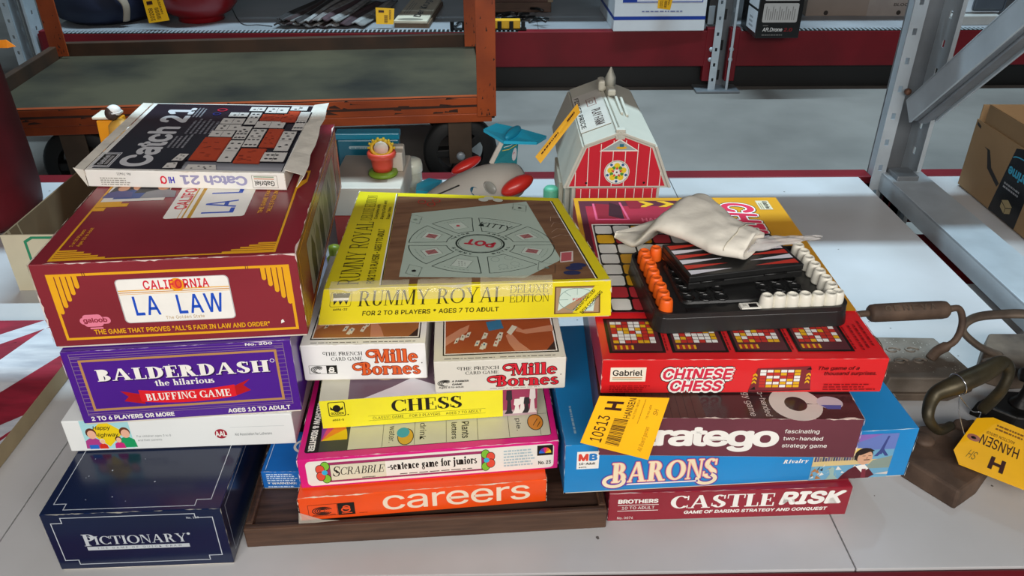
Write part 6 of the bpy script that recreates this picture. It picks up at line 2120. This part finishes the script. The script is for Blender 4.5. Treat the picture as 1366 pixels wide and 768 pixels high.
f.RR(.35, .06, .60, .27, .006, ink('DADCE0')); f.RR(.35, .36, .60, .40, .006, ink('DADCE0')); f.words(.5, .10, .25, .16, 3, ink('8A8C90'), seed=3); f.circ(.2, .2, .01, ink('4A4A4A')); f.circ(.2, .3, .01, ink('4A4A4A'))
m.build('body', dr)
m = MB(); m.box(.001, .001, h_ + .0004, w_ - .001, d_ - .001, h_ + .004, BKB, .001); m.build('lid_flap', dr)

# large brown carton behind, and a printer-like white device at the right
KR = M('9A8A7E', .75, 0, .06, 5)
k0, k1 = P(1074, 22, 0), P(1203, 21, 0)
kc = thing('carton', 'wide pale brown carton with block lettering, behind the black carton', 'box', (k0.x, k0.y, .0014))
w_ = k1.x - k0.x + .04
m = MB(); m.box(0, 0, 0, w_, .40, .30, KR, .003)
f = Face(m, (0, 0, 0), (w_, 0, 0), (w_, 0, .30), (0, 0, .30)); f.R(.58, 0, .42, 1, M('A89C94', .75)); f.T(sans('BLOCK', .02), .86, .21, .2, .05, ink('4A403A')) if False else f.T(sans('BLOCK', .02), .82, .165, .17, .05, ink('4A403A')); f.circ(.19, .055, .012, ink('3A322C')); f.circ(.88, .055, .012, ink('3A322C'))
m.build('body', kc)
for s in (0, 1):
    m = MB(); m.box(.002, .004 + s * .199, .3004, w_ - .002, .198 + s * .199, .3034, KR, .001); m.build('flap', kc)
dv0 = P(1296, 38, 0)
dv = thing('electronic_device', 'white and grey boxy device behind the slanted strut on the far shelf', 'device', (dv0.x - .05, 4.13, .0014))
m = MB(); m.box(0, 0, .05, .24, .34, .26, M('CCD4DC', .5), .006); m.build('body', dv)
m = MB(); m.box(.09, -.012, .06, .25, -.0004, .22, M('4A5058', .3, 0, .1, 9), .012); m.build('lens_panel', dv)
m = MB(); m.prism([(-.03, -.06), (.22, -.05), (.26, .34), (.0, .34)], 0, .046, M('A8A49E', .5), None, .004); m.build('base', dv)

# shipping carton on the neighbouring bay
AX = M('9A7C58', .75, 0, .06, 7, .06)
am = thing('shipping_carton', 'open brown shipping carton with black tape on the right bay', 'box', (1.292, 1.50, .0004), math.radians(-1.2))
w_, d_, h_ = .42, .575, .215
for nm, a in (('side_panel', (0, 0, .004, d_, .195)), ('side_panel', (w_ - .004, 0, w_, d_, h_)), ('end_panel', (.0045, 0, w_ - .0045, .004, h_)), ('end_panel', (.0045, d_ - .004, w_ - .0045, d_, .235))):
    m = MB(); m.box(a[0], a[1], 0.0045, a[2], a[3], a[4], AX, .0008)
    if nm == 'side_panel' and a[0] == 0:
        m.prism([(.0045, .02), (.0085, .02), (.0085, d_ - .03), (.0045, d_ - .03)], .02, .243, M('8E7250', .75, 0, .08, 7), None, .0005)
        f = Face(m, (0, d_, .0045), (0, 0, .0045), (0, 0, .195), (0, d_, .195))
        TP2 = ink('1A1D22', .25)
        f.poly([(0.292, .0), (0.512, .0), (0.532, .92), (0.412, 1.0), (0.352, .95)], TP2)
        PB = ink('3AA6C8')
        f.T(sans('prime', .03), .345, .57, .15, .17, PB, 180); f.ring(.42, .80, .075, .07, .0028, PB, 20, 160)
        f.words(.345, .40, .15, .10, 2, ink('9A9CA0'), seed=3)
        f.poly([(0.372, .14), (0.412, .09), (0.452, .14), (0.452, .24), (0.412, .29), (0.372, .24)], ink('A89870')); f.line([(0.372, .22), (0.412, .17), (0.452, .22)], .002, TP2); f.line([(0.412, .17), (0.412, .09)], .002, TP2)
        f.poly([(0.122, .72), (0.152, .70), (0.192, .48), (0.302, .34), (0.312, .40), (0.222, .52), (0.172, .72)][::1], ink('22201E')); f.poly([(0.532, .36), (0.712, .40), (0.852, .52), (0.712, .46), (0.532, .43)], ink('22201E'))
        f.poly([(.012, .93), (.05, .90), (.05, .94), (.015, .97)], ink('2A241E'))
    m.build(nm, am)
m = MB(); m.box(.0045, .0045, 0.0004, w_ - .0045, d_ - .0045, .0044, AX, 0); m.build('bottom_panel', am)
m = MB()
CP = M('C87A1E', .25, .3, .1, 12, coat=.4)
m.lathe([(.0, 0), (.10, .0), (.125, .02), (.135, .10), (.125, .18), (.10, .215), (.05, .235), (0, .24)], CP, seg=36)
tag(m.build('copper_dome', None, (1.292 + .22, 1.50 + .33, .0052)), 'shiny copper orange domed object inside the brown shipping carton', 'vessel')
m = MB()
for i in range(4):
    c = Vector((1.36 + i * .012, 1.56 + i * .045, .225 + .004 * (i % 2)))
    m.tube([c + Vector((.012 * math.cos(t), .012 * math.sin(t) * (.3 + .7 * (i % 2)), .012 * math.sin(t) * (1 - .7 * (i % 2)))) for t in [k * math.pi / 8 for k in range(16)]], .0022, STEEL, 7, closed=True)
tag(m.build('chain', None), 'short silver chain draped in the brown shipping carton', 'chain')
